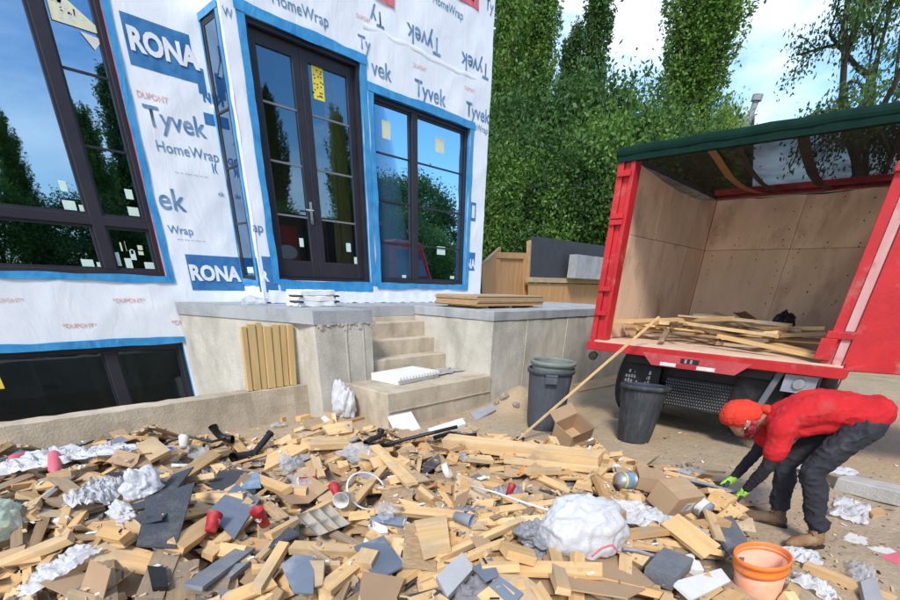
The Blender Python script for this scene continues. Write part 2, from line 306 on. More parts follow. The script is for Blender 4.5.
leafmat('leaf_dark', (.10,.20,.045), (.03,.08,.022))
leafmat('leaf_blue', (.12,.23,.06), (.05,.11,.035))
pmat('bark', (.10,.08,.06), (.05,.04,.032), 6, 6, .95, .5, 20, stretch=(3,3,.6))
pmat('roof_slate', (.20,.22,.24), (.15,.165,.18), 8, 5, .85, .1, 20)
pmat('neighbour_wall', (.42,.36,.30), (.36,.31,.26), 3, 5, .9)
# clothes and small things
pmat('shirt_red', (.56,.026,.03), (.46,.018,.022), 8, 5, .9, .25, 45, dirt=(.42,.07,.065), dscale=7, dlo=.55, dhi=.8, spec=.15)
pmat('cap_red', (.70,.055,.03), (.60,.04,.025), 8, 4, .9, .3, 80, spec=.15)
pmat('bandana', (.16,.012,.02), (.42,.03,.05), 40, 3, .85, lo=.45, hi=.55)
pmat('sleeve_black', (.013,.012,.016), (.02,.018,.024), 8, rough=.8, bump=.1)
pmat('jeans', (.030,.032,.040), (.020,.021,.028), 5, 5, .85, .2, 60, dirt=(.09,.09,.095), dscale=6, dlo=.55, dhi=.8)
pmat('boot', (.30,.165,.07), (.20,.105,.05), 9, 6, .85, .15, 60, dirt=(.33,.26,.18), dscale=9, dlo=.52, dhi=.75)
pmat('boot_dark', (.16,.10,.06), (.10,.065,.04), 9, 6, .85, .15, 60)
pmat('sole', (.03,.028,.026), rough=.85)
pmat('skin', (.36,.19,.12), (.32,.16,.10), 12, rough=.5)
pmat('hair', (.02,.016,.013), rough=.6)
pmat('glove_grey', (.03,.03,.034), (.06,.06,.065), 9, rough=.8, bump=.1)
pmat('glove_green', (.42,.80,.08), (.34,.68,.06), 9, rough=.7)
pmat('bin_grey', (.055,.062,.075), (.075,.083,.095), 6, 6, .6, .08, 40, dirt=(.17,.165,.16), dscale=5, dstretch=(2,2,.5), dlo=.55, dhi=.85)
pmat('bin_sage', (.21,.235,.20), (.16,.18,.155), 6, 6, .6, .08, 40, dirt=(.30,.29,.26), dscale=5, dlo=.55, dhi=.85)
pmat('bin_black', (.028,.031,.036), (.045,.05,.056), 8, 6, .6, .15, 40, dirt=(.12,.12,.12), dscale=7, dstretch=(3,3,.4), dlo=.5, dhi=.8)
pmat('bin_inside', (.03,.04,.07), rough=.7)
pmat('bucket_orange', (.86,.22,.035), (.82,.19,.03), 5, 5, .45, .05, 40, dirt=(.80,.40,.24), dscale=4, dlo=.5, dhi=.8)
pmat('bucket_dusty', (.82,.46,.34), (.84,.35,.20), 5, 6, .6, .05, 40, dirt=(.72,.52,.42), dscale=6, dlo=.5, dhi=.8)
pmat('cup_red', (.45,.018,.022), (.36,.014,.018), 6, rough=.55, dirt=(.36,.20,.15), dscale=14, dlo=.5, dhi=.75)
pmat('plastic_red', (.60,.06,.08), (.5,.05,.07), 6, rough=.4)
pmat('plastic_pink', (.70,.16,.19), (.62,.12,.15), 6, rough=.5)
pmat('plastic_black', (.012,.012,.013), (.02,.02,.02), 6, rough=.4, dirt=(.08,.07,.06), dscale=8, dlo=.6, dhi=.85)
pmat('plastic_blue', (.02,.06,.42), rough=.35)
pmat('plastic_grey', (.32,.33,.36), (.24,.25,.28), 8, rough=.45)
pmat('label_blue', (.20,.31,.42), (.14,.24,.36), 14, rough=.5, dirt=(.45,.42,.36), dscale=9, dlo=.5, dhi=.75)
pmat('orange', (.78,.26,.03), rough=.6)
pmat('teal', (.12,.50,.45), rough=.5)
pmat('paper', (.70,.69,.66), (.60,.58,.54), 8, rough=.75)
pmat('paper_print', (.12,.12,.13), rough=.7)
pmat('brick_grey', (.17,.175,.185), (.13,.135,.145), 14, 6, .9, .3, 70)
pmat('pulp_tray', (.42,.38,.31), (.34,.31,.25), 14, 5, .9, .2, 60)
pmat('stone', (.34,.30,.25), (.26,.23,.19), 9, 6, .92, .4, 30, rand=.3)
pmat('chips_pale', (.66,.48,.28), (.50,.35,.19), 30, rough=.85)
# ------------------------------------------------------------------ ground
GX0, GX1, GY0, GY1, GR = -2.0, 9.0, -3.0, 7.5, .025
NXg, NYg = int((GX1-GX0)/GR), int((GY1-GY0)/GR)
gx = GX0+(np.arange(NXg)+.5)*GR; gy = GY0+(np.arange(NYg)+.5)*GR
GXX, GYY = np.meshgrid(gx, gy, indexing='ij')
PILE_PX = [(-60,468),(90,453),(170,445),(300,440),(340,435),(430,439),(520,445),(600,457),(660,470),(700,482),(722,500),(735,540),(800,600),(840,660),(-60,660)]
PILE = [tuple(onz(x, y, .08)[:2]) for x, y in PILE_PX]
def inside(px, py, poly):
    c = np.zeros(np.shape(px), bool); n = len(poly)
    for i in range(n):
        (x1, y1), (x2, y2) = poly[i], poly[(i+1) % n]
        if y1 == y2: continue
        c ^= ((y1 > py) != (y2 > py)) & (px < (x2-x1)*(py-y1)/(y2-y1)+x1)
    return c
def blur(a, k):
    ker = np.ones(k)/k
    a = np.apply_along_axis(lambda v: np.convolve(np.pad(v, k//2, 'edge'), ker, 'valid')[:len(v)], 0, a)
    return np.apply_along_axis(lambda v: np.convolve(np.pad(v, k//2, 'edge'), ker, 'valid')[:len(v)], 1, a)
PMASK = inside(GXX, GYY, PILE).astype(float)
PSOFT = blur(blur(PMASK, 21), 21)
def gnoise(x, y):
    return (np.sin(x*1.7+.3*np.sin(y*2.1))*np.cos(y*1.3+.4*np.sin(x*1.1))*.5 + np.sin(x*4.3+y*2.2+1)*np.sin(y*5.1-x*1.7)*.28 + np.sin(x*11.3+y*3.1)*np.sin(y*9.7-x*4.3+2)*.13)
def sm(a, b, x): t = np.clip((x-a)/(b-a), 0, 1); return t*t*(3-2*t)
def ground_h(x, y):
    x = np.asarray(x, float); y = np.asarray(y, float)
    h = .022*gnoise(x, y)
    ix = np.clip(((x-GX0)/GR).astype(int), 0, NXg-1); iy = np.clip(((y-GY0)/GR).astype(int), 0, NYg-1)
    ins = (x > GX0) & (x < GX1) & (y > GY0) & (y < GY1)
    h = h + np.where(ins, PSOFT[ix, iy], 0)*(.13+.07*gnoise(x*.8+3, y*.8))
    h = h + .30*np.exp(-(((x-5.85)/.42)**2+((y-4.05)/.30)**2))          # sand heaped at the porch corner
    h = h + .10*np.exp(-(((x-3.1)/.6)**2+((y-5.0)/.35)**2))
    for k, (o, a) in enumerate(((0, .0), (.34, 1.), (.74, 2.), (1.5, 3.), (1.9, 4.))):   # wheel ruts
        d = np.abs((y+.25*x-.7+o*1.3) + .08*np.sin(x*1.3+a)); h = h - .07*np.exp(-(d/.09)**2)*sm(4.3, 6, x) + .05*np.exp(-((d-.17)/.07)**2)*sm(4.3, 6, x)
    well = sm(5.72, 5.8, y)*(1-sm(7.55, 7.6, y))*(1-sm(2.6, 2.7, x))
    return h*(1-well) - .7*well
HM = ground_h(GXX, GYY)
def axis(lo, hi, st, far): return sorted(set([-f for f in far[0]] + list(np.round(np.arange(lo, hi+1e-6, st), 4)) + far[1]))
xs = axis(-2, 9, .07, ([600,200,80,30,12,6,4,3], [9.3,9.7,10.2,10.8,11.5,12.3,13.2,14.2,15.5,17,20,25,35,60,120,300,700]))
ys = axis(-3, 7.6, .07, ([600,200,80,30,14,8,5.5,4.3,3.5], [8,8.5,9,10,11,12,14,17,22,30,50,100,250,700]))
xs, ys = np.array(xs, float), np.array(ys, float)
AX, AY = np.meshgrid(xs, ys, indexing='ij'); AZ = ground_h(AX, AY)
nv = len(ys)
me = mesh('ground', np.stack([AX.ravel(), AY.ravel(), AZ.ravel()], 1).tolist(), [(i*nv+j, (i+1)*nv+j, (i+1)*nv+j+1, i*nv+j+1) for i in range(len(xs)-1) for j in range(nv-1)], True)
tag(link('ground', me, 'dirt'), kind='structure')

# ------------------------------------------------------------------ concrete porch, stairs, low wall
ZT = 1.32
def rough_box(x0, x1, y0, y1, z0, z1, st=.12, amp=.004, seed=0.):
    """a box of quads with a slightly uneven cast surface and chipped edges"""
    bm = bmesh.new(); bmesh.ops.create_cube(bm, size=1)
    for v in bm.verts: v.co = Vector((x0+(v.co.x+.5)*(x1-x0), y0+(v.co.y+.5)*(y1-y0), z0+(v.co.z+.5)*(z1-z0)))
    n = max(2, int(max(x1-x0, y1-y0, z1-z0)/st)); 
    bmesh.ops.bevel(bm, geom=list(bm.edges), offset=.008, segments=1, affect='EDGES')
    for ax, (a, b) in enumerate(((x0, x1), (y0, y1), (z0, z1))):
        k = int((b-a)/st)
        for i in range(1, k+1):
            co = Vector((0,0,0)); co[ax] = a+(b-a)*i/(k+1); no = Vector((0,0,0)); no[ax] = 1
            bmesh.ops.bisect_plane(bm, geom=bm.verts[:]+bm.edges[:]+bm.faces[:], plane_co=co, plane_no=no)
    for v in bm.verts:
        q = v.co*7+Vector((seed, seed, seed)); v.co += Vector((mnoise.noise(q), mnoise.noise(q+Vector((9,0,0))), mnoise.noise(q+Vector((0,9,0)))))*amp
    me = bpy.data.meshes.new('block'); bm.to_mesh(me); bm.free(); return me
porch = empty('concrete_porch', 'raw concrete porch with stairs below the glazed double door', 'porch', (5, 6, 0))
def pp(name, me, m, par=porch):
    o = link(name, me, m); o.parent = par; o.matrix_parent_inverse = Matrix.Translation(-Vector(par.location)); return o
pp('platform_wall', rough_box(5.5, 10.6, 4.37, 6.98, -.1, 1.19, .15, .006, 1), 'concrete')
pp('deck_slab', rough_box(5.485, 10.62, 4.355, 6.985, 1.192, ZT, .12, .006, 2), 'concrete_cap')
left_poly = [(3.12,5.2),(3.97,5.2),(3.97,6.98),(3.42,6.98),(3.42,7.58),(2.42,7.58),(3.03,5.62),(3.12,5.56)]
pp('platform_wall', MB().prism(left_poly, -.7, 1.17).data('platform_wall'), 'concrete')
lp2 = [(3.105,5.185),(3.98,5.185),(3.98,6.02),(5.48,6.02),(5.48,6.983),(3.423,6.983),(3.423,7.583),(2.40,7.583),(3.02,5.60)]
pp('deck_slab', MB().prism(lp2, 1.172, ZT).data('deck_slab'), 'concrete_cap')
# broken mortar along the joint under the slab
j = MB()
for k in range(42):
    x = 3.12+.85*random.random(); j.box(x, x+random.uniform(.008,.06), 5.188-.010*random.random(), 5.21, 1.165-.07*random.random()**3, 1.1745)
pp('mortar_joint', j.data('mortar_joint'), 'concrete')
for i, y in enumerate((5.30, 5.57, 5.80, 6.02)):
    z1 = .45+(ZT-.45)/4*(i+1); 
    if i == 3: continue
    pp('step', rough_box(3.975, 5.497, y, (5.57, 5.80, 6.015)[i], .3, z1, .10, .006, 4+i), 'concrete_warm')
pp('step_riser', rough_box(3.975, 5.497, 6.012, 6.975, .3, 1.168, .2, .004, 9), 'concrete_warm')
pp('landing_block', rough_box(3.49, 5.495, 4.33, 5.298, -.1, .45, .10, .008, 12), 'concrete_warm')
# casting seams of the formwork
for (u, a, b) in ((6.35, 0, 1.185), (7.55, 0, 1.185)): pp('form_seam', MB().box(u, u+.008, 4.360, 4.372, a, b).data('form_seam'), 'concrete')
pp('form_seam', MB().box(3.55, 3.565, 5.186, 5.203, .1, 1.15).data('form_seam'), 'concrete')
pp('form_seam', MB().box(3.82, 3.83, 5.188, 5.203, .1, 1.15).data('form_seam'), 'concrete')
for z in (.22,): pp('form_seam', MB().box(3.5, 5.48, 4.312, 4.332, z, z+.012).data('form_seam'), 'concrete_warm')
lw = link('low_concrete_wall', rough_box(-3.2, 3.13, 5.53, 5.72, -.75, .43, .11, .014, 20), 'concrete_warm'); lw.data.shade_flat()
tag(lw, 'low tan concrete wall in front of the basement window', 'wall')

# ------------------------------------------------------------------ house
house = empty('house', 'unfinished house in white building wrap with black framed windows', 'house', (3.4, 7.6, 0))
def hp(name, me, m, par=None):
    par = par or house; o = link(name, me, m); o.parent = par; o.matrix_parent_inverse = par.matrix_world.inverted() if par is not house else Matrix.Translation(-Vector(house.location)); return o
def child(name, me, m, par):      # par is a part of the house, itself at the world origin
    o = link(name, me, m); o.parent = par; o.matrix_parent_inverse = Matrix.Identity(4); return o
YM, YF, XS = 7.6, 7.0, 3.43
PL = {'main': lambda u, d, z: (u, YM-d, z), 'front': lambda u, d, z: (u, YF-d, z), 'side': lambda u, d, z: (XS-d, u, z)}
PX = {'main': lambda p: ony(*p, YM), 'front': lambda p: ony(*p, YF), 'side': lambda p: onx(*p, XS)}
def fbox(mb, P, u0, u1, d0, d1, z0, z1, mi=0):
    f = PL[P]; return mb.add([f(u, d, z) for z in (z0, z1) for u, d in ((u0,d0),(u1,d0),(u1,d1),(u0,d1))], [(0,3,2,1),(4,5,6,7),(0,1,5,4),(1,2,6,5),(2,3,7,6),(3,0,4,7)], mi)
def wr(u, z, s=0.):
    return .007*(1+fbm(u+.5*z, z*.5+s, 2.3, 2, 3.3)) + .010*max(0, 1-abs(fbm(u*1.0-.6*z, z*.55+s, 1.7, 2, 8.1))*5)
def wall(P, u0, u1, z0, z1, holes, m='wrap', st=.07):
    us = {u0, u1}; zs = {z0, z1}
    for h in holes: us |= {h[0], h[1]}; zs |= {h[2], h[3]}
    def fill(s):
        s = sorted(s); o = []
        for a, b in zip(s, s[1:]): k = max(1, int(round((b-a)/st))); o += [a+(b-a)*i/k for i in range(k)]
        return o+[s[-1]]
    us = fill(us); zs = fill(zs); f = PL[P]; V = [f(u, wr(u, z), z) for u in us for z in zs]; nz = len(zs); F = []
    for i in range(len(us)-1):
        for k in range(nz-1):
            cu, cz = (us[i]+us[i+1])/2, (zs[k]+zs[k+1])/2
            if any(h[0] < cu < h[1] and h[2] < cz < h[3] for h in holes): continue
            F.append((i*nz+k, (i+1)*nz+k, (i+1)*nz+k+1, i*nz+k+1))
    w_ = hp('wall', mesh('wall', V, F, True), m); w_.matrix_parent_inverse = Matrix.Translation(-Vector(house.location))
    # the sheathing behind the wrap gives the openings their depth
    for h in holes:
        r = MB(); fbox(r, P, h[0]-.02, h[0], -.22, 0, h[2], h[3]); fbox(r, P, h[1], h[1]+.02, -.22, 0, h[2], h[3]); fbox(r, P, h[0]-.02, h[1]+.02, -.22, 0, h[3], h[3]+.02); fbox(r, P, h[0]-.02, h[1]+.02, -.22, 0, h[2]-.02, h[2])
        child('reveal', r.data('reveal'), 'tape_blue' if h[3] < 5 else 'tape_red', w_)
    return w_
H_BIG = (-.62, 2.37, 1.63, 5.3); H_LOW = (-1.2, 2.38, -.55, .80)
H_DOOR = (3.69, 5.37, 1.63, 4.40); H_WIN = (5.58, 7.77, 1.63, 4.13); H_UPA = (5.20, 5.97, 5.19, 6.5); H_UPB = (7.12, 7.80, 5.69, 6.9); H_SIDE = (7.12, 7.56, 1.62, 4.40)
wmain = wall('main', -3.5, 3.43, -.8, 8.6, [H_BIG, H_LOW])
wfront = wall('front', 3.412, 8.28, 1.34, 8.6, [H_DOOR, H_WIN, H_UPA, H_UPB])
wside = wall('side', 6.982, 7.6, 1.30, 8.6, [H_SIDE])
# the rest of the shell
sh = MB(); sh.box(8.20, 8.275, 7.03, 16, -.5, 8.6); sh.box(-3.5, 8.275, 15.9, 16, -.5, 8.6); sh.box(-3.5, -3.42, 7.62, 15.9, -.5, 8.6)
hp('wall', sh.data('wall'), 'wrap'); hp('roof', MB().box(-3.55, 8.33, 6.95, 16.05, 8.6, 8.9).data('roof'), 'roof_slate')
it = MB(); it.box(-3.4, 8.19, 7.9, 15.8, 1.42, 1.5); hp('interior_floor', it.data('interior_floor'), 'room_floor')
it = MB(); it.box(3.0, 8.19, 8.9, 9.0, 1.5, 4.9); it.box(-3.4, 2.9, 11.5, 11.6, 1.5, 4.9); it.box(2.9, 3.0, 7.9, 11.5, 1.5, 4.9); it.box(-3.4, 8.19, 7.95, 8.0, -.8, -.7); it.box(-3.4, 8.19, 10, 10.1, -.7, 1.4); hp('interior_wall', it.data('interior_wall'), 'room')
it = MB(); it.box(-3.4, 8.19, 7.75, 15.8, 4.9, 5.0); hp('interior_ceiling', it.data('interior_ceiling'), 'room')
for k, x in enumerate((5.15, 5.32, 5.62, 6.9, 7.5)): hp('stud', MB().box(x, x+.05, 8.2, 8.32, 1.5, 4.9).data('stud'), 'stud_wood')
hp('curtain', MB().grid(lambda s, t: (4.90+.36*s, 7.26+.02*math.sin(s*26), 1.68+2.66*t), 40, 1).data('curtain', True), 'curtain')
# ---- tape
def tape(P, u0, u1, z0, z1, m='tape_blue', par=None, d=.022, jit=.022):
    lu, lz = u1-u0, z1-z0; nu = max(1, int(lu/.09)); nz = max(1, int(lz/.09)); f = PL[P]; s = random.random()*50
    def fn(a, b):
        u = u0+lu*a; z = z0+lz*b
        if lu > lz: z += jit*fbm(u, b*3, 2.2, 2, s)*(1 if b in (0, 1) else .3)
        else: u += jit*fbm(z, a*3, 2.2, 2, s)*(1 if a in (0, 1) else .3)
        return f(u, d+.004*fbm(u, z, 6, 2, s), z)
    par = par or {'main': wmain, 'front': wfront, 'side': wside}[P]
    return child('flashing_tape', MB().grid(fn, max(nu, 2), max(nz, 2)).data('flashing_tape', True), m, par)
def tape_round(P, h, wd, m='tape_blue', sides='lrbt'):
    if 'l' in sides: tape(P, h[0]-wd, h[0]+.005, h[2]-wd*.5, h[3]+wd*.6, m)
    if 'r' in sides: tape(P, h[1]-.005, h[1]+wd, h[2]-wd*.5, h[3]+wd*.6, m)
    if 'b' in sides: tape(P, h[0]-wd, h[1]+wd, h[2]-wd, h[2]+.004, m, d=.026)
    if 't' in sides: tape(P, h[0]-wd*1.2, h[1]+wd*1.2, h[3]-.004, h[3]+wd, m, d=.028)
tape_round('main', H_BIG, .085, sides='r'); tape('main', -1, 2.46, 1.565, 1.635, d=.026)
tape('main', -3.2, 2.42, .795, .885, d=.026)
tape_round('front', H_DOOR, .10, sides='lrt'); tape('front', 3.69, 5.40, 1.49, 1.632, d=.026); tape_round('front', H_WIN, .095, sides='rlt'); tape('front', 5.50, 7.86, 1.545, 1.634, d=.026)
tape_round('side', H_SIDE, .06, sides='lrbt'); tape_round('front', H_UPA, .055, 'tape_red'); tape_round('front', H_UPB, .055, 'tape_red')
# ---- windows
def window(name, P, h, vm, hr, munt, setb, gm, fw=.06, dp=.11, stickers=(), sd=.03, st=.028):
    u0, u1, z0, z1 = h; mb = MB(); D0, D1 = -setb-dp, -setb
    fbox(mb, P, u0, u0+fw, D0, D1, z0, z1); fbox(mb, P, u1-fw, u1, D0, D1, z0, z1); fbox(mb, P, u0+fw, u1-fw, D0, D1-.001, z0, z0+fw); fbox(mb, P, u0+fw, u1-fw, D0, D1-.001, z1-fw, z1)
    for u, wd in vm: fbox(mb, P, u-wd/2, u+wd/2, D0+.002, D1-.002, z0+fw, z1-fw)
    for z, wd in hr: fbox(mb, P, u0+fw, u1-fw, D0+.004, D1-.004, z-wd/2, z+wd/2)
    fr = hp(name, mb.data(name), 'frame_black'); bevel(fr, .005, 1)
    ue = [u0+fw]+[x for u, wd in vm for x in (u-wd/2, u+wd/2)]+[u1-fw]; ze = [z0+fw]+[x for z, wd in hr for x in (z-wd/2, z+wd/2)]+[z1-fw]; dm = (D0+D1)/2
    for i in range(0, len(ue), 2):
        for k in range(0, len(ze), 2):
            a, b, c, d = ue[i], ue[i+1], ze[k], ze[k+1]
            s = MB(); t = st     # sash round each pane
            fbox(s, P, a, a+t, dm-sd, dm+sd, c, d); fbox(s, P, b-t, b, dm-sd, dm+sd, c, d); fbox(s, P, a+t, b-t, dm-sd, dm+sd-.001, c, c+t); fbox(s, P, a+t, b-t, dm-sd, dm+sd-.001, d-t, d)
            child('sash', s.data('sash'), 'frame_black', fr)
            p = MB(); fbox(p, P, a+t-.004, b-t+.004, dm-.003, dm+.003, c+t-.004, d-t+.004); child('pane', p.data('pane'), gm[(i//2) % len(gm)] if isinstance(gm, (list, tuple)) else gm, fr)
            for (ci, ck, mz) in munt:
                if ci == i//2 and ck == k//2: q = MB(); fbox(q, P, a+t, b-t, dm-.014, dm+.016, mz-.011, mz+.011); child('muntin', q.data('muntin'), 'frame_black', fr)
    for (A, B, m) in stickers:
        a = PX[P](A); b = PX[P](B); q = MB(); ua, ub = (a.x, b.x) if P != 'side' else (a.y, b.y)
        fbox(q, P, min(ua, ub), max(ua, ub), dm+.0035, dm+.0047, min(a.z, b.z), max(a.z, b.z)); child('sticker', q.data('sticker'), m, fr)
    return fr
def mint(*L): return [((x, y), (x+wd, y+hh), 'sticker_mint') for x, y, wd, hh in L]
big = window('window', 'main', H_BIG, [(1.765, .13)], [(2.215, .10)], [(1, 1, 2.95), (1, 1, 3.62), (1, 1, 4.29)], .03, 'glass', .06, .12,
   stickers=mint((59,179,11,12), (63,199,16,11), (80,204,7,7), (126,188,10,11), (129,206,13,10), (82,259,15,9.5), (98,262,7,6), (115,252,9,14), (126,258,10,12), (131,250,8,10), (146,262,12,8.5), (159,265,5,5)) +
   [((x, y), (x+wd, y+hh), 'sticker_pale') for x, y, wd, hh in ((121,242,4,9), (126,241,3,10), (132,249,4,5), (139,245,6,5), (140,251,6,4))])
# pale patterned pennant stuck inside the tall pane
pn = [ony(*p, YM+.07) for p in ((43,-14),(63,-4),(108,37),(52,19))]
child('pennant', mesh('pennant', [Vector(p) for p in pn]+[Vector(p)+Vector((0,.002,0)) for p in pn], [(0,1,2,3),(7,6,5,4)]+[(i,4+i,4+(i+1)%4,(i+1)%4) for i in range(4)]), 'sticker_pale', big)
for k in range(26):
    t = random.random(); s_ = random.uniform(.12, .88); a = pn[0].lerp(pn[1], s_) if t < .15 else pn[0].lerp(pn[3], s_).lerp(pn[1].lerp(pn[2], s_*.9), .15+.7*random.random()); r_ = random.uniform(.012, .022)
    child('pennant_mark', mesh('pennant_mark', [a+Vector((r_*(1.5 if q % 2 else .9)*math.cos(q*.785), -.0012, r_*math.sin(q*.785))) for q in range(8)], [tuple(range(8))]), 'paper', big)
pn = [ony(*p, YM+.071) for p in ((80,31),(103,40),(95,50))]
child('pennant', mesh('pennant', [Vector(p) for p in pn]+[Vector(p)+Vector((0,.002,0)) for p in pn], [(0,1,2),(5,4,3)]+[(i,3+i,3+(i+1)%3,(i+1)%3) for i in range(3)]), 'paper', big)
low = window('window', 'main', H_LOW, [(1.48, .14)], [], [], .05, 'glass_low', .06, .12, stickers=[((-12,372), (6,390), 'sticker_yellow')])
for (x, wd) in ((.62, .05), (1.22, .10), (1.66, .10)): hp('curtain', MB().box(x, x+wd, 7.80, 7.82, -.6, .78).data('curtain'), 'curtain')
window('window', 'side', H_SIDE, [], [], [(0, 0, 2.32), (0, 0, 2.95), (0, 0, 3.52)], -.012, 'glass', .045, .03, stickers=[((247,267), (254,273), 'sticker_mint')], sd=.012, st=.016)
window('window', 'front', H_WIN, [(6.47, .13)], [], [(c, 0, z) for c in (0, 1) for z in (2.25, 2.84, 3.46)], .05, ['glass_film', 'glass_film'], .06, .12,
   stickers=[((386,118), (395,139), 'sticker_pale'), ((440,135), (448,153), 'sticker_pale')] + mint((406,275,4,3), (454,276,4,3), (441,246,8,9)))
window('window', 'front', H_UPA, [], [], [], .03, 'glass', .05); window('window', 'front', H_UPB, [], [], [], .03, 'glass', .05)
# ---- double door
fb = MB(); u0, u1, z0, z1 = H_DOOR
fbox(fb, 'front', u0, u0+.05, -.20, -.02, z0, z1); fbox(fb, 'front', u1-.05, u1, -.20, -.02, z0, z1); fbox(fb, 'front', u0+.05, u1-.05, -.20, -.021, z1-.05, z1); fbox(fb, 'front', u0+.05, u1-.05, -.20, -.01, z0, z0+.04)
hp('door_frame', fb.data('door_frame'), 'frame_black')
def leaf(a, b, munt, stickers, handle):
    s = MB(); c, d = z0+.045, z1-.055; t = .115
    fbox(s, 'front', a, a+t, -.15, -.095, c, d); fbox(s, 'front', b-t, b, -.15, -.095, c, d); fbox(s, 'front', a+t, b-t, -.15, -.096, c, c+.22); fbox(s, 'front', a+t, b-t, -.15, -.096, d-.13, d)
    o = hp('door', s.data('door'), 'frame_black'); bevel(o, .004, 1)
    p = MB(); fbox(p, 'front', a+t-.005, b-t+.005, -.126, -.12, c+.215, d-.125); child('pane', p.data('pane'), 'glass_door', o)
    for z in munt: q = MB(); fbox(q, 'front', a+t, b-t, -.137, -.107, z-.011, z+.011); child('muntin', q.data('muntin'), 'frame_edge', o)
    for (A, B, m) in stickers:
        A = ony(*A, YF+.12); B = ony(*B, YF+.12); q = MB(); fbox(q, 'front', A.x, B.x, -.1195, -.1183, B.z, A.z); child('sticker', q.data('sticker'), m, o)
    if handle:
        x = b-.055; q = MB(); fbox(q, 'front', x-.02, x+.02, -.095, -.083, 2.38, 2.66); q.tube([PL['front'](x, -.083, 2.55), PL['front'](x, -.03, 2.55), PL['front'](x-.12, -.03, 2.55)], .011, 8); q.tube([PL['front'](x, -.09, 2.44), PL['front'](x, -.068, 2.44)], .016, 10)
        child('handle', q.data('handle', False), 'chrome', o)
    return o
mid = 4.46
leaf(u0+.052, mid-.003, (2.46, 3.07, 3.68), mint((299,238,5,9)), True)
ld = leaf(mid+.003, u1-.052, (2.46, 3.07, 3.68), [((311,64), (325,102), 'sticker_yellow')]+mint((346,243,5,9), (354,257,4,7)), False)
for k in range(22):
    a = ony(random.uniform(313,323), random.uniform(68,98), YF+.1175); child('sticker_mark', mesh('sticker_mark', [a+Vector((.016*math.cos(q), 0, .010*math.sin(q))) for q in (0,1,2,3,4,5)], [tuple(range(6))]), 'sticker_print', ld)
# ---- printed lettering on the wrap
def text_data(body, bold=0., space=1.):
    cu = bpy.data.curves.new('lettering', 'FONT'); cu.body = body; cu.size = 1; cu.offset = bold; cu.resolution_u = 3; cu.space_character = space
    o = bpy.data.objects.new('lettering', cu); COL.objects.link(o); dg = bpy.context.evaluated_depsgraph_get(); dg.update()
    me = bpy.data.meshes.new_from_object(o.evaluated_get(dg)); bpy.data.objects.remove(o); bpy.data.curves.remove(cu); return me
def lettering(P, body, A, B, m, bold=0., flip=False, hs=1., dd=.006, space=1., zfix=None):
    """A, B: pixels of the baseline's two ends"""
    a = PX[P](A); b = PX[P](B); ua, ub = (a.x, b.x) if P != 'side' else (b.y, a.y); z = (a.z+b.z)/2 if zfix is None else zfix
    me = text_data(body, bold, space); co = np.empty(len(me.vertices)*3); me.vertices.foreach_get('co', co); co = co.reshape(-1, 3)
    x0, x1 = co[:,0].min(), co[:,0].max(); s = (abs(ub-ua))/(x1-x0)
    V = []
    for x, y, _ in co:
        x = (x-x0)*s; y = y*s*hs
        u = ua+(x if not flip else -x) if ub > ua or flip else ua-x; zz = z+(y if not flip else -y); V.append(PL[P](u, wr(u, zz)+dd, zz))
    for i, v in enumerate(V): me.vertices[i].co = v
    me.update(); return child('lettering', me, m, {'main': wmain, 'front': wfront, 'side': wside}[P])
def patch(P, u0, u1, z0, z1, m, dd=.003):
    return child('printed_panel', MB().grid(lambda a, b: PL[P](u0+(u1-u0)*a, wr(u0+(u1-u0)*a, z0+(z1-z0)*b)+dd, z0+(z1-z0)*b), max(2, int((u1-u0)/.05)), max(2, int((z1-z0)/.05))).data('printed_panel', True), m, {'main': wmain, 'front': wfront, 'side': wside}[P])
patch('main', 2.53, 3.26, 3.79, 4.23, 'print_blue'); patch('main', 3.26, 3.36, 3.70, 3.95, 'print_blue', .0032)
lettering('main', 'RONA', (131,52), (199,67), 'print_white', .045, hs=1.05, dd=.014)
lettering('main', 'N', (203,100), (211,104), 'print_blue', .05)
patch('main', 3.27, 3.40, 3.40, 3.52, 'print_blue')
patch('main', 2.67, 3.425, 1.47, 1.91, 'print_blue'); lettering('main', 'RONA', (191,280), (241,280.5), 'print_white', .045, hs=1.05, dd=.014)
patch('front', 3.47, 3.60, 1.47, 1.92, 'print_blue'); lettering('front', 'R', (261,281), (269,281), 'print_white', .045); patch('front', 3.60, 3.66, 1.47, 1.92, 'print_blue')
patch('side', 7.03, 7.08, 1.47, 1.90, 'print_blue')
lettering('main', 'Tyvek', (146,124), (207,139), 'print_grey_blue', .012)
lettering('main', 'HomeWrap', (157,150), (219,163), 'print_grey_blue', .004)
lettering('main', 'ek', (160,208), (187,212), 'print_grey_blue', .012)
lettering('main', 'Wrap', (168,232), (193,236), 'print_grey_blue', .004)
lettering('main', '|(', (212,170), (217,172), 'print_blue', .03); lettering('main', 'ek', (218,196), (224,197), 'print_grey_blue', .004)
lettering('main', '--- -- ----- --- -- ---', (174,172), (208,180), 'print_grey_blue'); lettering('main', '---- --- -- ---- --', (177,240), (205,243), 'print_grey_blue')
lettering('main', 'DUPONT', (137,96), (168,104), 'print_red', .01); lettering('main', '*DUPONT*', (63,328), (97,327), 'print_red', .012); lettering('main', '*DUPONT*', (113,302.5), (145,302.5), 'print_red', .006)
lettering('main', '*DUPONT*', (-10,302), (24,302), 'print_red', .006); lettering('main', '*DU', (172,325), (184,324.5), 'print_red', .01); 
lettering('front', 'HomeWrap', (272,5), (328,26), 'print_grey_blue', .004)
lettering('front', 'W', (222,14), (233,21), 'print_grey_blue', .01); lettering('front', 'ap', (253,232), (263,232), 'print_grey_blue', .01)
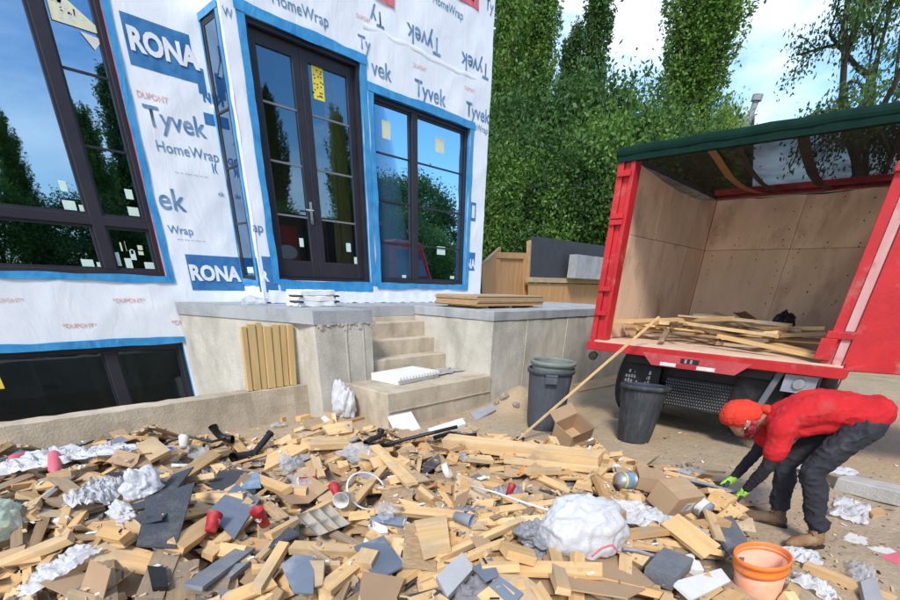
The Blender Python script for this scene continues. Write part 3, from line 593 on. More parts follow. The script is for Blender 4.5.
lettering('front', 'Ty', (358,48), (370,52), 'print_grey_blue', .012); lettering('front', 'vek', (371,74), (391,82), 'print_grey_blue', .012)
lettering('front', 'Tyvek', (414,97), (445,105), 'print_grey_blue', .012); lettering('front', 'Tyvek', (465,117), (489,122), 'print_grey_blue', .012)
lettering('front', 'HomeWrap', (464,128), (487,132), 'print_grey_blue', .004)
lettering('front', 'Tyvek', (440,43), (406,19), 'print_grey_blue', .012, flip=True); lettering('front', 'Tyvek', (488,67), (461,50), 'print_grey_blue', .012, flip=True)
lettering('front', 'Ty', (383,16), (369,5), 'print_grey_blue', .012, flip=True)
lettering('front', 'HomeWrap', (432,4), (462,19), 'print_grey_blue', .004); lettering('front', 'Ty', (485,9), (493,13), 'print_grey_blue', .012)
lettering('front', 'DUPONT', (413,67), (426,72), 'print_red', .008); lettering('front', 'DUPONT', (464,89), (474,93), 'print_red', .008); lettering('front', 'DUPONT', (356,17), (370,23), 'print_red', .008)
patch('front', 7.88, 8.06, 1.90, 2.22, 'print_blue'); lettering('front', 'NA', (466.5,268), (474.5,268), 'print_white', .04, hs=1.3)
patch('front', 7.86, 8.02, 2.75, 3.05, 'print_blue'); patch('front', 7.90, 7.985, 2.80, 3.0, 'print_white', .005)
# the lapped seam of two sheets
child('wrap_fold', MB().grid(lambda a, b: PL['front'](5.45+2.82*a, .012+.008*b*(1-b)*4*(.5+.5*abs(fbm(a*6, 0, 1.5, 2, 4))), 4.80+.05*fbm(a*5, 0, 1.2, 2, 9)+.06*(b-.5)), 90, 6).data('wrap_fold', True), 'wrap', wfront)
# skirt of loose wrap at the foot of the wall
child('wrap_skirt', MB().grid(lambda a, b: PL['front'](3.5+4.78*a, .035-.015*b+.012*fbm(a*30, b, 1.3, 2, 2), 1.325+.17*b+(.02*fbm(a*40, 0, 1, 2, 7) if b == 0 else 0)), 120, 4).data('wrap_skirt', True), 'wrap', wfront)
# ------------------------------------------------------------------ trees
def leaf_mesh(name, P, size, rg, flat=.0, spike=1.6):
    """one small quad leaf at every point of P"""
    n = len(P); a = rg.normal(size=(n,3)); a[:,2] = a[:,2]*.8+.25*spike; a /= np.linalg.norm(a, axis=1)[:,None]
    b = rg.normal(size=(n,3)); b -= a*(a*b).sum(1)[:,None]; b /= np.linalg.norm(b, axis=1)[:,None]
    s = size*rg.uniform(.6, 1.35, n)[:,None]; a *= s; b *= s*.55
    V = np.stack([P-a, P+b, P+a, P-b], 1).reshape(-1, 3)
    me = bpy.data.meshes.new(name); me.vertices.add(4*n); me.vertices.foreach_set('co', V.ravel().astype(np.float32)); me.loops.add(4*n); me.loops.foreach_set('vertex_index', np.arange(4*n, dtype=np.int32))
    me.polygons.add(n); me.polygons.foreach_set('loop_start', np.arange(0, 4*n, 4, dtype=np.int32)); me.polygons.foreach_set('loop_total', np.full(n, 4, dtype=np.int32)); me.update(calc_edges=True); return me
def poplar_data(H, Rm, nb, per, seed, size=.085):
    rg = np.random.default_rng(seed); pts = []; T = MB(); T.tube([(0,0,-.3),(.05,0,H*.3),(0,.05,H*.65),(.02,0,H*.96)], [H*.018,H*.014,H*.008,H*.002], 7)
    for k in range(nb):
        t = rg.beta(1.15, 1.25); z0 = H*(.03+.86*t); az = rg.uniform(0, 6.283)
        L = H*(.10+.13*(1-t))*rg.uniform(.7, 1.25); rad = Rm*(math.sin(math.pi*min(1, .16+.80*(z0/H)))**.8)*rg.uniform(.35, 1.12)
        m = max(10, int(per*rg.uniform(.6, 1.4))); s = rg.uniform(.05, 1, m)**.8
        w_ = .05*H*.35*(1.05-s)+.05
        x = math.cos(az)*rad*s**.7; y = math.sin(az)*rad*s**.7; z = z0+L*s
        c = np.stack([x+rg.normal(size=m)*w_*.75, y+rg.normal(size=m)*w_*.75, z+rg.normal(size=m)*w_*1.2], 1); pts.append(c)
        if k % 3 == 0: T.tube([(0,0,z0), (math.cos(az)*rad*.5, math.sin(az)*rad*.5, z0+L*.35), (math.cos(az)*rad, math.sin(az)*rad, z0+L*.95)], [.035,.022,.006], 4, cap=False)
    P = np.concatenate(pts); return T.data('trunk', True), leaf_mesh('crown', P, size, rg)
def broad_data(H, Rm, nclump, per, seed, size=.10, z0f=.08, gap=.0, droop=0.):
    rg = np.random.default_rng(seed); pts = []; T = MB(); T.tube([(0,0,-.3),(.06,.03,H*.25),(-.04,.05,H*.5),(.03,0,H*.85)], [H*.024,H*.019,H*.012,H*.003], 7)
    for k in range(nclump):
        u = rg.uniform(-1, 1); az = rg.uniform(0, 6.283); rr = rg.uniform(.35, 1.)**.45
        hz = math.sqrt(1-u*u); lump = 1+.25*math.sin(az*3+u*4+seed)
        c = np.array([Rm*rr*hz*math.cos(az)*lump, Rm*rr*hz*math.sin(az)*lump, H*(z0f+(1-z0f)*(.5+.5*u*rr))])
        m = int(per*rg.uniform(.5, 1.5)); w_ = Rm*rg.uniform(.09, .2)
        p = c+rg.normal(size=(m,3))*np.array([w_, w_, w_*.7]); p[:,2] -= droop*np.hypot(p[:,0]-c[0], p[:,1]-c[1]); p[:,2] = np.maximum(p[:,2], .05); pts.append(p)
        if k % 4 == 0: b0 = np.array([0, 0, max(H*.12, c[2]-Rm*.7*hz)]); T.tube([b0, (b0*.45+c*.55)+np.array([0,0,.1]), c], [H*.007, H*.004, .006], 4, cap=False)
    return T.data('trunk', True), leaf_mesh('crown', np.concatenate(pts), size, rg)
def open_tree_data(H, seed, size=.12):
    rg = np.random.default_rng(seed); T = MB(); pts = []
    def grow(p, d, L, r, depth):
        n = 4; q = [p]; 
        for i in range(n): d = (d+Vector(rg.normal(size=3))*.13+Vector((0,0,-.05 if depth > 2 else .04))).normalized(); q.append(q[-1]+d*(L/n))
        T.tube(q, [r*(1-.45*i/n) for i in range(n+1)], 6 if depth < 2 else 4, cap=False)
        if depth >= 2:
            for a in q[1:]:
                m = int(rg.uniform(22, 48)); pts.append(np.array(a)+rg.normal(size=(m,3))*np.array([.26,.26,.15])-np.array([0,0,.06]))
        if depth < 4:
            for k in range((5, 4, 3, 2)[depth]):
                ax = Vector(rg.normal(size=3)).cross(d).normalized(); nd = Matrix.Rotation(rg.uniform(.4, .95), 3, ax) @ d
                grow(q[int(rg.integers(2, n+1))], nd, L*rg.uniform(.55, .8), r*.5, depth+1)
    grow(Vector((0,0,-.2)), Vector((0,0,1)), H*.36, H*.022, 0)
    return T.data('trunk', True), leaf_mesh('crown', np.concatenate(pts), size, rg)
def plant(name, data, lm, loc, label, cat='tree', group=None, sc=(1,1,1), rz=0):
    t = empty(name, label, cat, loc, group); t.rotation_euler = (0,0,rz); t.scale = sc if loc[1] < -5 else tuple(k*1.38 for k in sc)
    for nm, me, m in (('trunk', data[0], 'bark'), ('crown', data[1], lm)):
        if not me.materials: me.materials.append(MAT[m])
        o = link(nm, me, None, t)
        if me.materials[0] != MAT[m]: o.material_slots[0].link = 'OBJECT'; o.material_slots[0].material = MAT[m]
    return t
def at_az(x, d, y=200): d *= 1.38; v = ray(x, y); s = d/math.hypot(v[0], v[1]); return Vector((v[0]*s, v[1]*s, -.05))
PA = poplar_data(12, .85, 330, 150, 3, .055); PB = poplar_data(10, .55, 240, 120, 5, .05); PC = poplar_data(15, 1.25, 430, 170, 8, .06)
BA = broad_data(7, 2.2, 260, 190, 2, .062); BB = broad_data(5, 2.0, 240, 190, 4, .055, .0); OT = open_tree_data(13, 6, .06)
plant('poplar_tree', PA, 'leaf_poplar', at_az(506, 20, 60), 'tall columnar poplar right beside the house corner', 'tree', None, (.95,.95,1.12), 1)
plant('poplar_tree', PA, 'leaf_poplar', at_az(541, 20.5, 60), 'columnar poplar with a full pointed top between broad bushes', 'tree', None, (.85,.85,.83), 2.2)
plant('poplar_tree', PB, 'leaf_dark', at_az(571, 21.5, 60), 'thin dark poplar spire, lowest of the row of poplars', 'tree', None, (1,1,.93), .4)
plant('poplar_tree', PB, 'leaf_dark', at_az(593, 21, 60), 'slim dark poplar reaching above its thin lower neighbour', 'tree', None, (1.15,1.15,1.08), 3.4)
plant('poplar_tree', PB, 'leaf_poplar', at_az(524, 22.5, 60), 'narrow poplar squeezed between the two full columnar poplars', 'tree', None, (1.0,1.0,1.02), 5.1)
plant('poplar_tree', PB, 'leaf_poplar', at_az(622, 22, 60), 'short slim poplar beside the bright rounded tree', 'tree', None, (.95,.95,.72), 2.9)
plant('poplar_tree', PC, 'leaf_poplar', at_az(697, 23, 60), 'broad full poplar rising behind the red truck box', 'tree', None, (1.15,1.15,.95), .9)
plant('broad_tree', BA, 'leaf_bright', at_az(614, 19.5, 130), 'bright green rounded tree in front of the slim poplars', 'tree', None, (.55,.55,.82), .3)
plant('broad_tree', BA, 'leaf_bright', at_az(566, 18.5, 130), 'light green leafy tree below the thin poplar spire', 'tree', None, (.5,.5,.70), 1.9)
plant('broad_tree', BA, 'leaf_poplar', at_az(640, 21.5, 130), 'mid green bushy tree at the truck box corner post', 'tree', None, (.6,.6,.76), 4)
plant('broad_tree', BA, 'leaf_bright', at_az(716, 20.5, 130), 'bright leafy bush tree at the foot of the broad poplar', 'tree', None, (.5,.5,.92), 2.7)
BG = 'dense green shrubs growing together behind the plywood hoarding'
for k, (x, d, s, m) in enumerate(((492,17,1.0,'leaf_dark'),(517,15.8,.85,'leaf_poplar'),(545,17.2,1.0,'leaf_dark'),(572,16.0,.9,'leaf_dark'),(604,16.8,1.05,'leaf_poplar'),(636,17.5,1.1,'leaf_dark'),(528,19,1.25,'leaf_dark'),(585,19,1.3,'leaf_dark'))):
    plant('hedge_shrub', BB, m, at_az(x, d), 'dense leafy green shrub in the hedge behind the plywood hoarding', 'shrub', BG, (s,s,s*1.05), k*1.3)
plant('spreading_tree', OT, 'leaf_blue', at_az(965, 24, 60), 'open branched tree with airy drooping foliage above the truck tarp', 'tree', None, (.85,.85,1.38), 0.5)
# trees and garden across the street, seen mirrored in the glazing
RG = 'tall trees mirrored in the house glazing'
for k, (x, y, dd, m, s) in enumerate(((1.6,-13,PC,'leaf_dark',.62),(4.3,-14,PC,'leaf_poplar',.5),(7.2,-13.5,PC,'leaf_poplar',.55),(9.0,-15,PA,'leaf_dark',.85),(13.5,-14,PC,'leaf_poplar',.85),(16.5,-16,PC,'leaf_dark',.75),(11.2,-17,BA,'leaf_poplar',1.2),(20.5,-15,PA,'leaf_poplar',.9),(25,-17,BA,'leaf_dark',1.2),(30,-18,BA,'leaf_dark',1.3),(-1.5,-14,BA,'leaf_dark',1.2))):
    plant('garden_tree', dd, m, (x, y, -.05), 'tall leafy tree across from the house, mirrored in its glass', 'tree', RG, (s*1.15,s*1.15,s), k*.8)
for k in range(11): plant('garden_shrub', BB, 'leaf_dark' if k % 2 else 'leaf_poplar', (-3+k*2.9, -12.2-.5*(k % 3), -.05), 'leafy shrub in the hedge across from the house, mirrored in its glass', 'shrub', 'hedge mirrored in the house glazing', (1.05,1.05,.8+.12*((k*7) % 4)), k*1.7)
# overhead cable
a, b = onx(478,190,15.), onx(606,184,15.2)
c = MB(); d_ = (b-a); c.tube([a+d_*(t/16*1.5-.25)+Vector((0,0,.03*((t-8)/5)**2)) for t in range(17)], .009, 5)
tag(c.build('overhead_cable', 'black_metal'), 'thin overhead cable strung in front of the hedge', 'cable')
# neighbour's house behind the trees
nb = empty('neighbour_house', 'grey roofed house mostly hidden behind the poplars', 'house', (27, 12, 0))
def nbp(name, me, m, par=nb):
    o = link(name, me, m); o.parent = par; o.matrix_parent_inverse = Matrix.Translation(-Vector((27,12,0))) if par is nb else Matrix.Identity(4); return o
x0, x1, y0, y1, ze, zr = 26, 34, 9.4, 20, 5.6, 9.0
wl = MB(); wl.box(x0, x1, y0, y1, -.1, ze); wl.add([(x0,y0+.01,ze),(x1,y0+.01,ze),((x0+x1)/2,y0+.01,zr)], [(0,1,2)]); nbp('wall', wl.data('wall'), 'neighbour_wall')
xm = (x0+x1)/2; rf = MB(); rf.add([(x0-.5,y0-.5,ze-.4),(xm,y0-.5,zr),(xm,y1,zr),(x0-.5,y1,ze-.4)]+[(x0-.5,y0-.5,ze-.25),(xm,y0-.5,zr+.15),(xm,y1,zr+.15),(x0-.5,y1,ze-.25)], [(0,1,2,3),(7,6,5,4),(0,4,5,1),(0,3,7,4)])
rf.add([(x1+.5,y0-.5,ze-.4),(xm,y0-.5,zr),(xm,y1,zr),(x1+.5,y1,ze-.4)]+[(x1+.5,y0-.5,ze-.25),(xm,y0-.5,zr+.15),(xm,y1,zr+.15),(x1+.5,y1,ze-.25)], [(0,3,2,1),(4,5,6,7),(0,1,5,4),(0,4,7,3)])
ro = nbp('roof', rf.data('roof'), 'roof_slate')
vp = onx(748,122,30.); vt = onx(756,101,30.); v_ = MB(); v_.tube([(30,vp.y,vp.z-1.2),(30,vp.y,vp.z),(30,vt.y,vt.z)], .14, 10); v_.tube([(30,vt.y,vt.z),(30,vt.y-.02,vt.z+.22)], .24, 10); nbp('vent_pipe', v_.data('vent_pipe'), 'plastic_grey', ro)

# ------------------------------------------------------------------ plywood hoarding and leftovers behind the porch
hd = empty('plywood_hoarding', 'orange plywood hoarding with a dark grey board behind the porch', 'fence', (11, 8.3, 0))
def hdp(name, me, m, par=hd): o = link(name, me, m); o.parent = par; o.matrix_parent_inverse = Matrix.Translation(-Vector((11,8.3,0))); return o
def quad_board(Y, px, th, name, m):
    q = [ony(*p, Y) for p in px]; n = len(q); return hdp(name, mesh(name, q+[p+Vector((0,th,0)) for p in q], [tuple(range(n)), tuple(range(n,2*n))[::-1]]+[(i,n+i,n+(i+1)%n,(i+1)%n) for i in range(n)]), m)
quad_board(8.6, ((497,252),(530,254),(531,330),(496,330)), .03, 'panel', 'cedar')
quad_board(8.55, ((496,252),(530,253),(530,259),(496,258)), .04, 'rail', 'cedar')
quad_board(8.54, ((496,259),(500,259),(500,330),(496,330)), .05, 'post', 'cedar'); quad_board(8.54, ((524,259),(528,259),(528,330),(524,330)), .05, 'post', 'cedar')
quad_board(8.5, ((529,241),(533,240),(531,330),(528,330)), .08, 'post', 'plywood')
quad_board(8.46, ((533,236),(606,246),(606,281),(531,276.5)), .05, 'grey_panel', 'charcoal')
quad_board(8.3, ((529,277),(606,279.5),(606,284),(529,282)), .14, 'rail', 'plywood')
quad_board(8.35, ((529,283),(606,285),(606,340),(529,340)), .03, 'panel', 'cedar')
# side return with its sloping top, running back towards the house corner
pts = [ony(482,262,8.0), ony(499,247,8.8), ony(499,330,8.8), ony(482,330,8.0)]
hdp('panel', mesh('panel', pts+[p+Vector((.06,-.02,0)) for p in pts], [(0,1,2,3),(7,6,5,4)]+[(i,4+i,4+(i+1)%4,(i+1)%4) for i in range(4)]), 'cedar')
pts = [ony(481,263,7.95), ony(499,246.5,8.8), ony(499.5,248,8.8), ony(489,258,8.0)]
hdp('cap_board', mesh('cap_board', pts+[p+Vector((.0,.0,-.03)) for p in pts], [(0,1,2,3),(7,6,5,4)]+[(i,4+i,4+(i+1)%4,(i+1)%4) for i in range(4)]), 'plywood')
q = ony(572,276,8.1); q2 = ony(612,259,8.1)
tag(link('concrete_block', rough_box(q.x, q2.x, 8.0, 8.28, q.z-.06, q2.z, .15, .006, 31), 'concrete_cap'), 'pale grey concrete block resting on the hoarding rail', 'block')

# ------------------------------------------------------------------ dump truck
TX, TXB, TY0, TY1, TZ0, TZ1 = 5.80, 9.10, .45, 2.99, 1.06, 2.98
truck = empty('dump_truck', 'red dump truck with open rear door and plywood lined box', 'truck', (TX, 1.7, 0))
def tp(name, mb, m, par=truck, sm=False, bv=0):
    me = mb if not isinstance(mb, MB) else mb.data(name, sm); o = link(name, me, m); o.parent = par; o.matrix_parent_inverse = Matrix.Translation(-Vector(truck.location)) if par is truck else Matrix.Identity(4)
    if bv: bevel(o, bv, 2)
    return o
tp('bed_floor', MB().box(TX+.03, TXB, TY0+.03, TY1-.03, TZ0-.08, TZ0-.005), 'truck_ply')
swl = tp('side_wall', MB().box(TX+.16, TXB+.05, TY1-.06, TY1, TZ0-.1, TZ1), 'black_metal')
sgn = tp('side_sign', MB().box(TX+.17, TX+.75, TY1+.001, TY1+.012, 1.72, 2.72), 'truck_red', swl)
for (rx, rz, dd, m) in ((.25,.16,.014,'sticker_print'),(.235,.145,.016,'paper')): tp('sign_oval', mesh('sign_oval', [(TX+.46+rx*math.cos(k*.2618), TY1+dd, 2.2+rz*math.sin(k*.2618)) for k in range(24)], [tuple(range(24))]), m, swl)
tp('side_wall', MB().box(TX+.16, TXB+.05, TY0, TY0+.06, TZ0-.1, TZ1), 'truck_red')
tp('front_wall', MB().box(TXB, TXB+.05, TY0+.062, TY1-.062, TZ0-.1, TZ1+.02), 'truck_red')
# outside ribs on the house side
for k in range(5): tp('rib', MB().box(TX+.95+k*.5, TX+1.03+k*.5, TY1, TY1+.05, TZ0-.05, TZ1-.02), 'black_metal')
# plywood lining: every sheet is its own piece
def sheet(x0, x1, y0, y1, z0, z1): 
    s = MB().box(x0, x1, y0, y1, z0, z1); return tp('plywood_sheet', s, 'truck_ply', bv=.004)
zs_ = (TZ0, 2.24, TZ1-.06); xs_ = (TX+.162, 7.0, 8.22, TXB-.022)
for i in range(3):
    for k in range(2): sheet(xs_[i]+.002, xs_[i+1]-.002, TY1-.082+.003*((i+k) % 2), TY1-.062, zs_[k]+.002, zs_[k+1]-.002); sheet(xs_[i]+.002, xs_[i+1]-.002, TY0+.062, TY0+.082, zs_[k]+.002, zs_[k+1]-.002)
ys_ = (TY0+.084, 1.72, TY1-.084)
for i in range(2):
    for k in range(2): sheet(TXB-.021+.003*((i+k) % 2), TXB-.001, ys_[i]+.002, ys_[i+1]-.002, zs_[k]+.002, zs_[k+1]-.002)
bh = MB(); rb = random.Random(4)
for k in range(90):
    col = rb.choice((.62,.95,1.3,1.62,1.82,2.1,2.45,2.75)); y = col+rb.uniform(-.035,.035); z = TZ0+.2+rb.random()*1.6; r_ = rb.uniform(.005,.010)
    bh.add([(TXB-.0235, y+r_*math.cos(q), z+r_*math.sin(q)) for q in (0,1.05,2.1,3.14,4.2,5.24)], [(0,1,2,3,4,5)])
for k in range(40):
    x = rb.choice((6.1,6.6,6.95,7.05,7.6,8.15,8.3,8.9))+rb.uniform(-.02,.02); z = TZ0+.2+rb.random()*1.6; r_ = rb.uniform(.004,.008)
    bh.add([(x+r_*math.cos(q), TY1-.0835, z+r_*math.sin(q)) for q in (0,1.05,2.1,3.14,4.2,5.24)], [(0,1,2,3,4,5)])
tag(tp('bolt_heads', bh, 'black_metal'), kind='stuff')
# corner posts
lpst = MB(); lpst.box(TX, TX+.16, TY1-.20, TY1-.15, TZ0-.02, TZ1); lpst.box(TX+.03, TX+.16, TY1-.15, TY1-.07, TZ0-.02, TZ1-.004); lpst.box(TX, TX+.158, TY1-.07, TY1, TZ0-.02, TZ1)
po = tp('corner_post', lpst, 'truck_red', bv=.006)
for z in (1.35, 1.62, 2.3, 2.36, 2.75): tp('latch', MB().box(TX-.025, TX, TY1-.17, TY1-.02, z, z+.05), 'truck_red', po, bv=.004)
rpst = MB().box(TX, TX+.16, TY0, TY0+.09, TZ0-.02, TZ1); rp_ = tp('corner_post', rpst, 'truck_red', bv=.006)
tp('worn_edge', MB().box(TX-.012, TX+.03, TY0-.075, TY0-.004, 1.36, TZ1), 'truck_worn'); tp('worn_edge', MB().box(TX-.012, TX+.03, TY0-.075, TY0-.004, .96, 1.29), 'truck_worn')
hb = MB(); hb.box(TX-.04, TX+.05, TY0-.09, TY0+.12, 1.29, 1.355); hb.box(TX-.04, TX-.01, TY0+.02, TY0+.15, 1.10, 1.29); tp('hinge', hb, 'truck_red', bv=.006)
hb = MB(); hb.box(TX-.04, TX+.05, TY0-.09, TY0+.10, 2.55, 2.62); tp('hinge', hb, 'truck_red', bv=.006)
# swung-out door
dd_ = Vector((.42, -1, 0)).normalized(); nn = Vector((-dd_.y, dd_.x, 0)); h0 = Vector((TX-.005, TY0-.075, 0))
def dbox(a0, a1, n0, n1, z0, z1): return MB().add([h0+dd_*a+nn*n+Vector((0,0,z)) for z in (z0, z1) for a, n in ((a0,n0),(a1,n0),(a1,n1),(a0,n1))], [(0,3,2,1),(4,5,6,7),(0,1,5,4),(1,2,6,5),(2,3,7,6),(3,0,4,7)])
do = tp('rear_door', dbox(0, 2.4, -.03, .03, 1.02, TZ1-.03), 'truck_red', bv=.006)
for (a0, a1, z0, z1) in ((.02,2.38,1.03,1.09),(.02,2.38,2.86,2.93),(2.3,2.38,1.09,2.86)): tp('door_frame', dbox(a0, a1, -.055, -.03, z0, z1), 'truck_red', do)
tp('sill', MB().box(TX-.05, TX+.10, TY0-.15, TY1+.01, .945, TZ0-.012), 'truck_red', bv=.008)
tp('sill_tread', MB().box(TX-.045, TX+.20, TY0-.1, TY1-.09, TZ0-.012, TZ0+.004), 'truck_ply')
# drop plate with reflective tape and its slot
pl = [(2.26,.99),(2.12,.86),(1.22,.86),(1.08,.99)]
pm = MB(); pm.add([(TX-.055,y,z) for y,z in pl]+[(TX-.02,y,z) for y,z in pl], [(0,1,2,3),(7,6,5,4)]+[(i,4+i,4+(i+1)%4,(i+1)%4) for i in range(4)]); plo = tp('rear_plate', pm, 'truck_red_dusty')
for (ya, yb, m) in ((2.02,1.84,'tape_white'),(1.835,1.615,'truck_red'),(1.61,1.42,'tape_white')): tp('reflector_tape', MB().box(TX-.058, TX-.054, yb, ya, .868, .905), m, plo)
tp('plate_slot', MB().box(TX-.058, TX-.054, 1.60, 1.80, .915, .968), 'black_metal', plo)
for y in (1.68, 1.74): tp('slot_pin', MB().box(TX-.066, TX-.0585, y-.012, y+.012, .92, .962), 'silver', plo)
# hanging gear under the sill
tp('rubber_roller', MB().lathe([(0,-.03),(.05,-.03),(.055,-.015),(.055,.015),(.05,.03),(0,.03)], 16).tube([(0,0,0),(0,0,.12)], .015, 6), 'black_rubber').matrix_parent_inverse = Matrix.Translation(-Vector(truck.location))
bpy.data.objects['rubber_roller'].matrix_local = Matrix.Translation((.0, 1.21, .87)) @ Matrix.Rotation(math.pi/2, 4, 'Y')
for (y, zt) in ((2.32, .80), (1.0, .78)):
    fl = tp('mud_flap', MB().grid(lambda s, t, y=y, zt=zt: (TX+.22+.05*t*t+.01*math.sin(s*9), y+.24-.48*s, zt+.08-.62*t), 8, 8), 'black_rubber', sm=True); m_ = fl.modifiers.new('s', 'SOLIDIFY'); m_.thickness = .012
    if y > 2:
        for r_ in range(3):
            for q in range(9):
                if rb.random() < .85: tp('flap_mark', MB().box(TX+.212, TX+.2165, y+.17-q*.037, y+.195-q*.037, zt-.10-r_*.06, zt-.06-r_*.06+rb.uniform(-.01,.01)), 'silver', fl)
# perforated step plate
sp = MB().box(TX+.30, TX+.34, 1.10, 2.02, .36, .70); spo = tp('step_plate', sp, 'black_metal'); dm = MB()
for r_ in range(9):
    for q in range(30): y = 1.13+q*.03+(.015 if r_ % 2 else 0); z = .39+r_*.035; dm.add([(TX+.298, y+.009, z), (TX+.290, y, z+.009), (TX+.298, y-.009, z), (TX+.290, y, z-.009), (TX+.288, y, z)], [(0,1,4),(1,2,4),(2,3,4),(3,0,4)])
tag(tp('tread_studs', dm, 'plastic_grey', spo), kind='stuff')
tp('support_bar', MB().add([(TX+.05,.86,.94),(TX+.05,.80,.94),(TX+.05,.90,.52),(TX+.05,.96,.52)]+[(TX+.11,.86,.94),(TX+.11,.80,.94),(TX+.11,.90,.52),(TX+.11,.96,.52)], [(0,1,2,3),(7,6,5,4)]+[(i,4+i,4+(i+1)%4,(i+1)%4) for i in range(4)]), 'grey_board')
tl = MB(); tl.box(TX+.02, TX+.05, .50, .78, .76, .93); tlo = tp('tail_plate', tl, 'plastic_grey'); tp('tail_lamp', MB().lathe([(0,.012),(.05,.012),(.055,0),(0,0)], 18), 'silver', tlo).matrix_local = Matrix.Translation((TX+.008, .64, .85)) @ Matrix.Rotation(-math.pi/2, 4, 'Y')
bpy.data.objects['tail_lamp'].matrix_parent_inverse = Matrix.Identity(4)
for y in (1.25, 2.05): tp('chassis_rail', MB().box(TX+.36, 11.6, y-.05, y+.05, .62, .86), 'black_metal')
tp('cross_member', MB().box(TX+.36, TX+.46, 1.3, 2.0, .6, .84), 'black_metal'); tp('axle', MB().tube([(6.95,.7,.48),(6.95,2.75,.48)], .09, 10), 'black_metal'); tp('bed_underframe', MB().box(TX+.1, TXB, .9, 2.5, .84, .98), 'black_metal')
wt = MB().lathe([(.28,-.12),(.44,-.125),(.48,-.09),(.485,0),(.48,.09),(.44,.125),(.28,.12)], 36).data('tyre', True); wr_ = MB().lathe([(0,-.04),(.12,-.05),(.14,-.02),(.25,-.03),(.285,-.11),(.285,.11)], 28).data('rim', True)
for (x, y) in ((6.95,2.72),(6.95,2.44),(6.95,.72),(6.95,1.0),(10.9,2.7),(10.9,.75)):
    wh = link('wheel', wt, None if wt.materials else 'black_rubber'); wh.parent = truck; wh.matrix_local = Matrix.Translation(Vector((x,y,.485))-Vector(truck.location)) @ Matrix.Rotation(math.pi/2, 4, 'X')
    link('rim', wr_, None if wr_.materials else 'plastic_grey', wh)
# cab, hidden behind the box from here
cb = MB(); prof = [(9.45,.6),(9.45,2.6),(9.75,2.72),(10.7,2.68),(11.15,1.75),(12.0,1.6),(12.1,.6)]; n = len(prof)
cb.add([(x,.62,z) for x,z in prof]+[(x,2.82,z) for x,z in prof], [tuple(range(n)), tuple(range(n,2*n))[::-1]]+[(i,(i+1)%n,n+(i+1)%n,n+i)[::-1] for i in range(n)]); co_ = tp('cab', cb, 'truck_red', bv=.05)
for y in (.605, 2.825): tp('cab_window', MB().add([(9.7,y,1.75),(9.7,y,2.5),(10.6,y,2.48),(10.95,y,1.75)], [(0,1,2,3)]), 'glass_film', co_)
# tarp gear
tr_ = MB(); tr_.tube([(TX+.02+.004*math.sin(k*2.1), TY0-.10+(TY1-TY0+.12)*k/24, TZ1-.015+.004*math.sin(k*1.3)) for k in range(25)], .055, 14); tr_.box(TX-.02, TX+.05, TY0-.05, TY1, TZ1-.10, TZ1-.045); tp('tarp_roll', tr_, 'tarp_green', sm=False)
tp('front_rail', MB().box(TXB-.03, TXB+.06, TY0+.02, TY1-.02, TZ1-.01, TZ1+.07), 'truck_red', bv=.006)
def tarp(s, t):
    x = TX+.06+(TXB-TX-.05)*s; y = TY0+.04+(TY1-TY0-.08)*t; sag = .30*4*s*(1-s)*(.55+.45*math.sin(math.pi*t)); 
    return (x, y, TZ1-.01-.06*s-sag*.55+.02*math.sin(t*22+s*3)*(s*(1-s)*4)+.012*fbm(x, y, 3, 2, 5))
tp('mesh_tarp', MB().grid(tarp, 40, 40), 'tarp_mesh', sm=True)
for (t0, t1, m, wd) in ((.66,.60,'strap_tan',.04),(.34,.33,'black_rubber',.05),(.045,.05,'black_rubber',.06),(.56,.50,'black_rubber',.03)):
    tp('tarp_strap', MB().grid(lambda a, b, t0=t0, t1=t1, wd=wd: tuple(np.array(tarp(.02+.62*a, t0+(t1-t0)*a))+np.array([0, wd*(b-.5)*2, -.012-.05*math.sin(math.pi*a)])), 14, 2), m, sm=True)
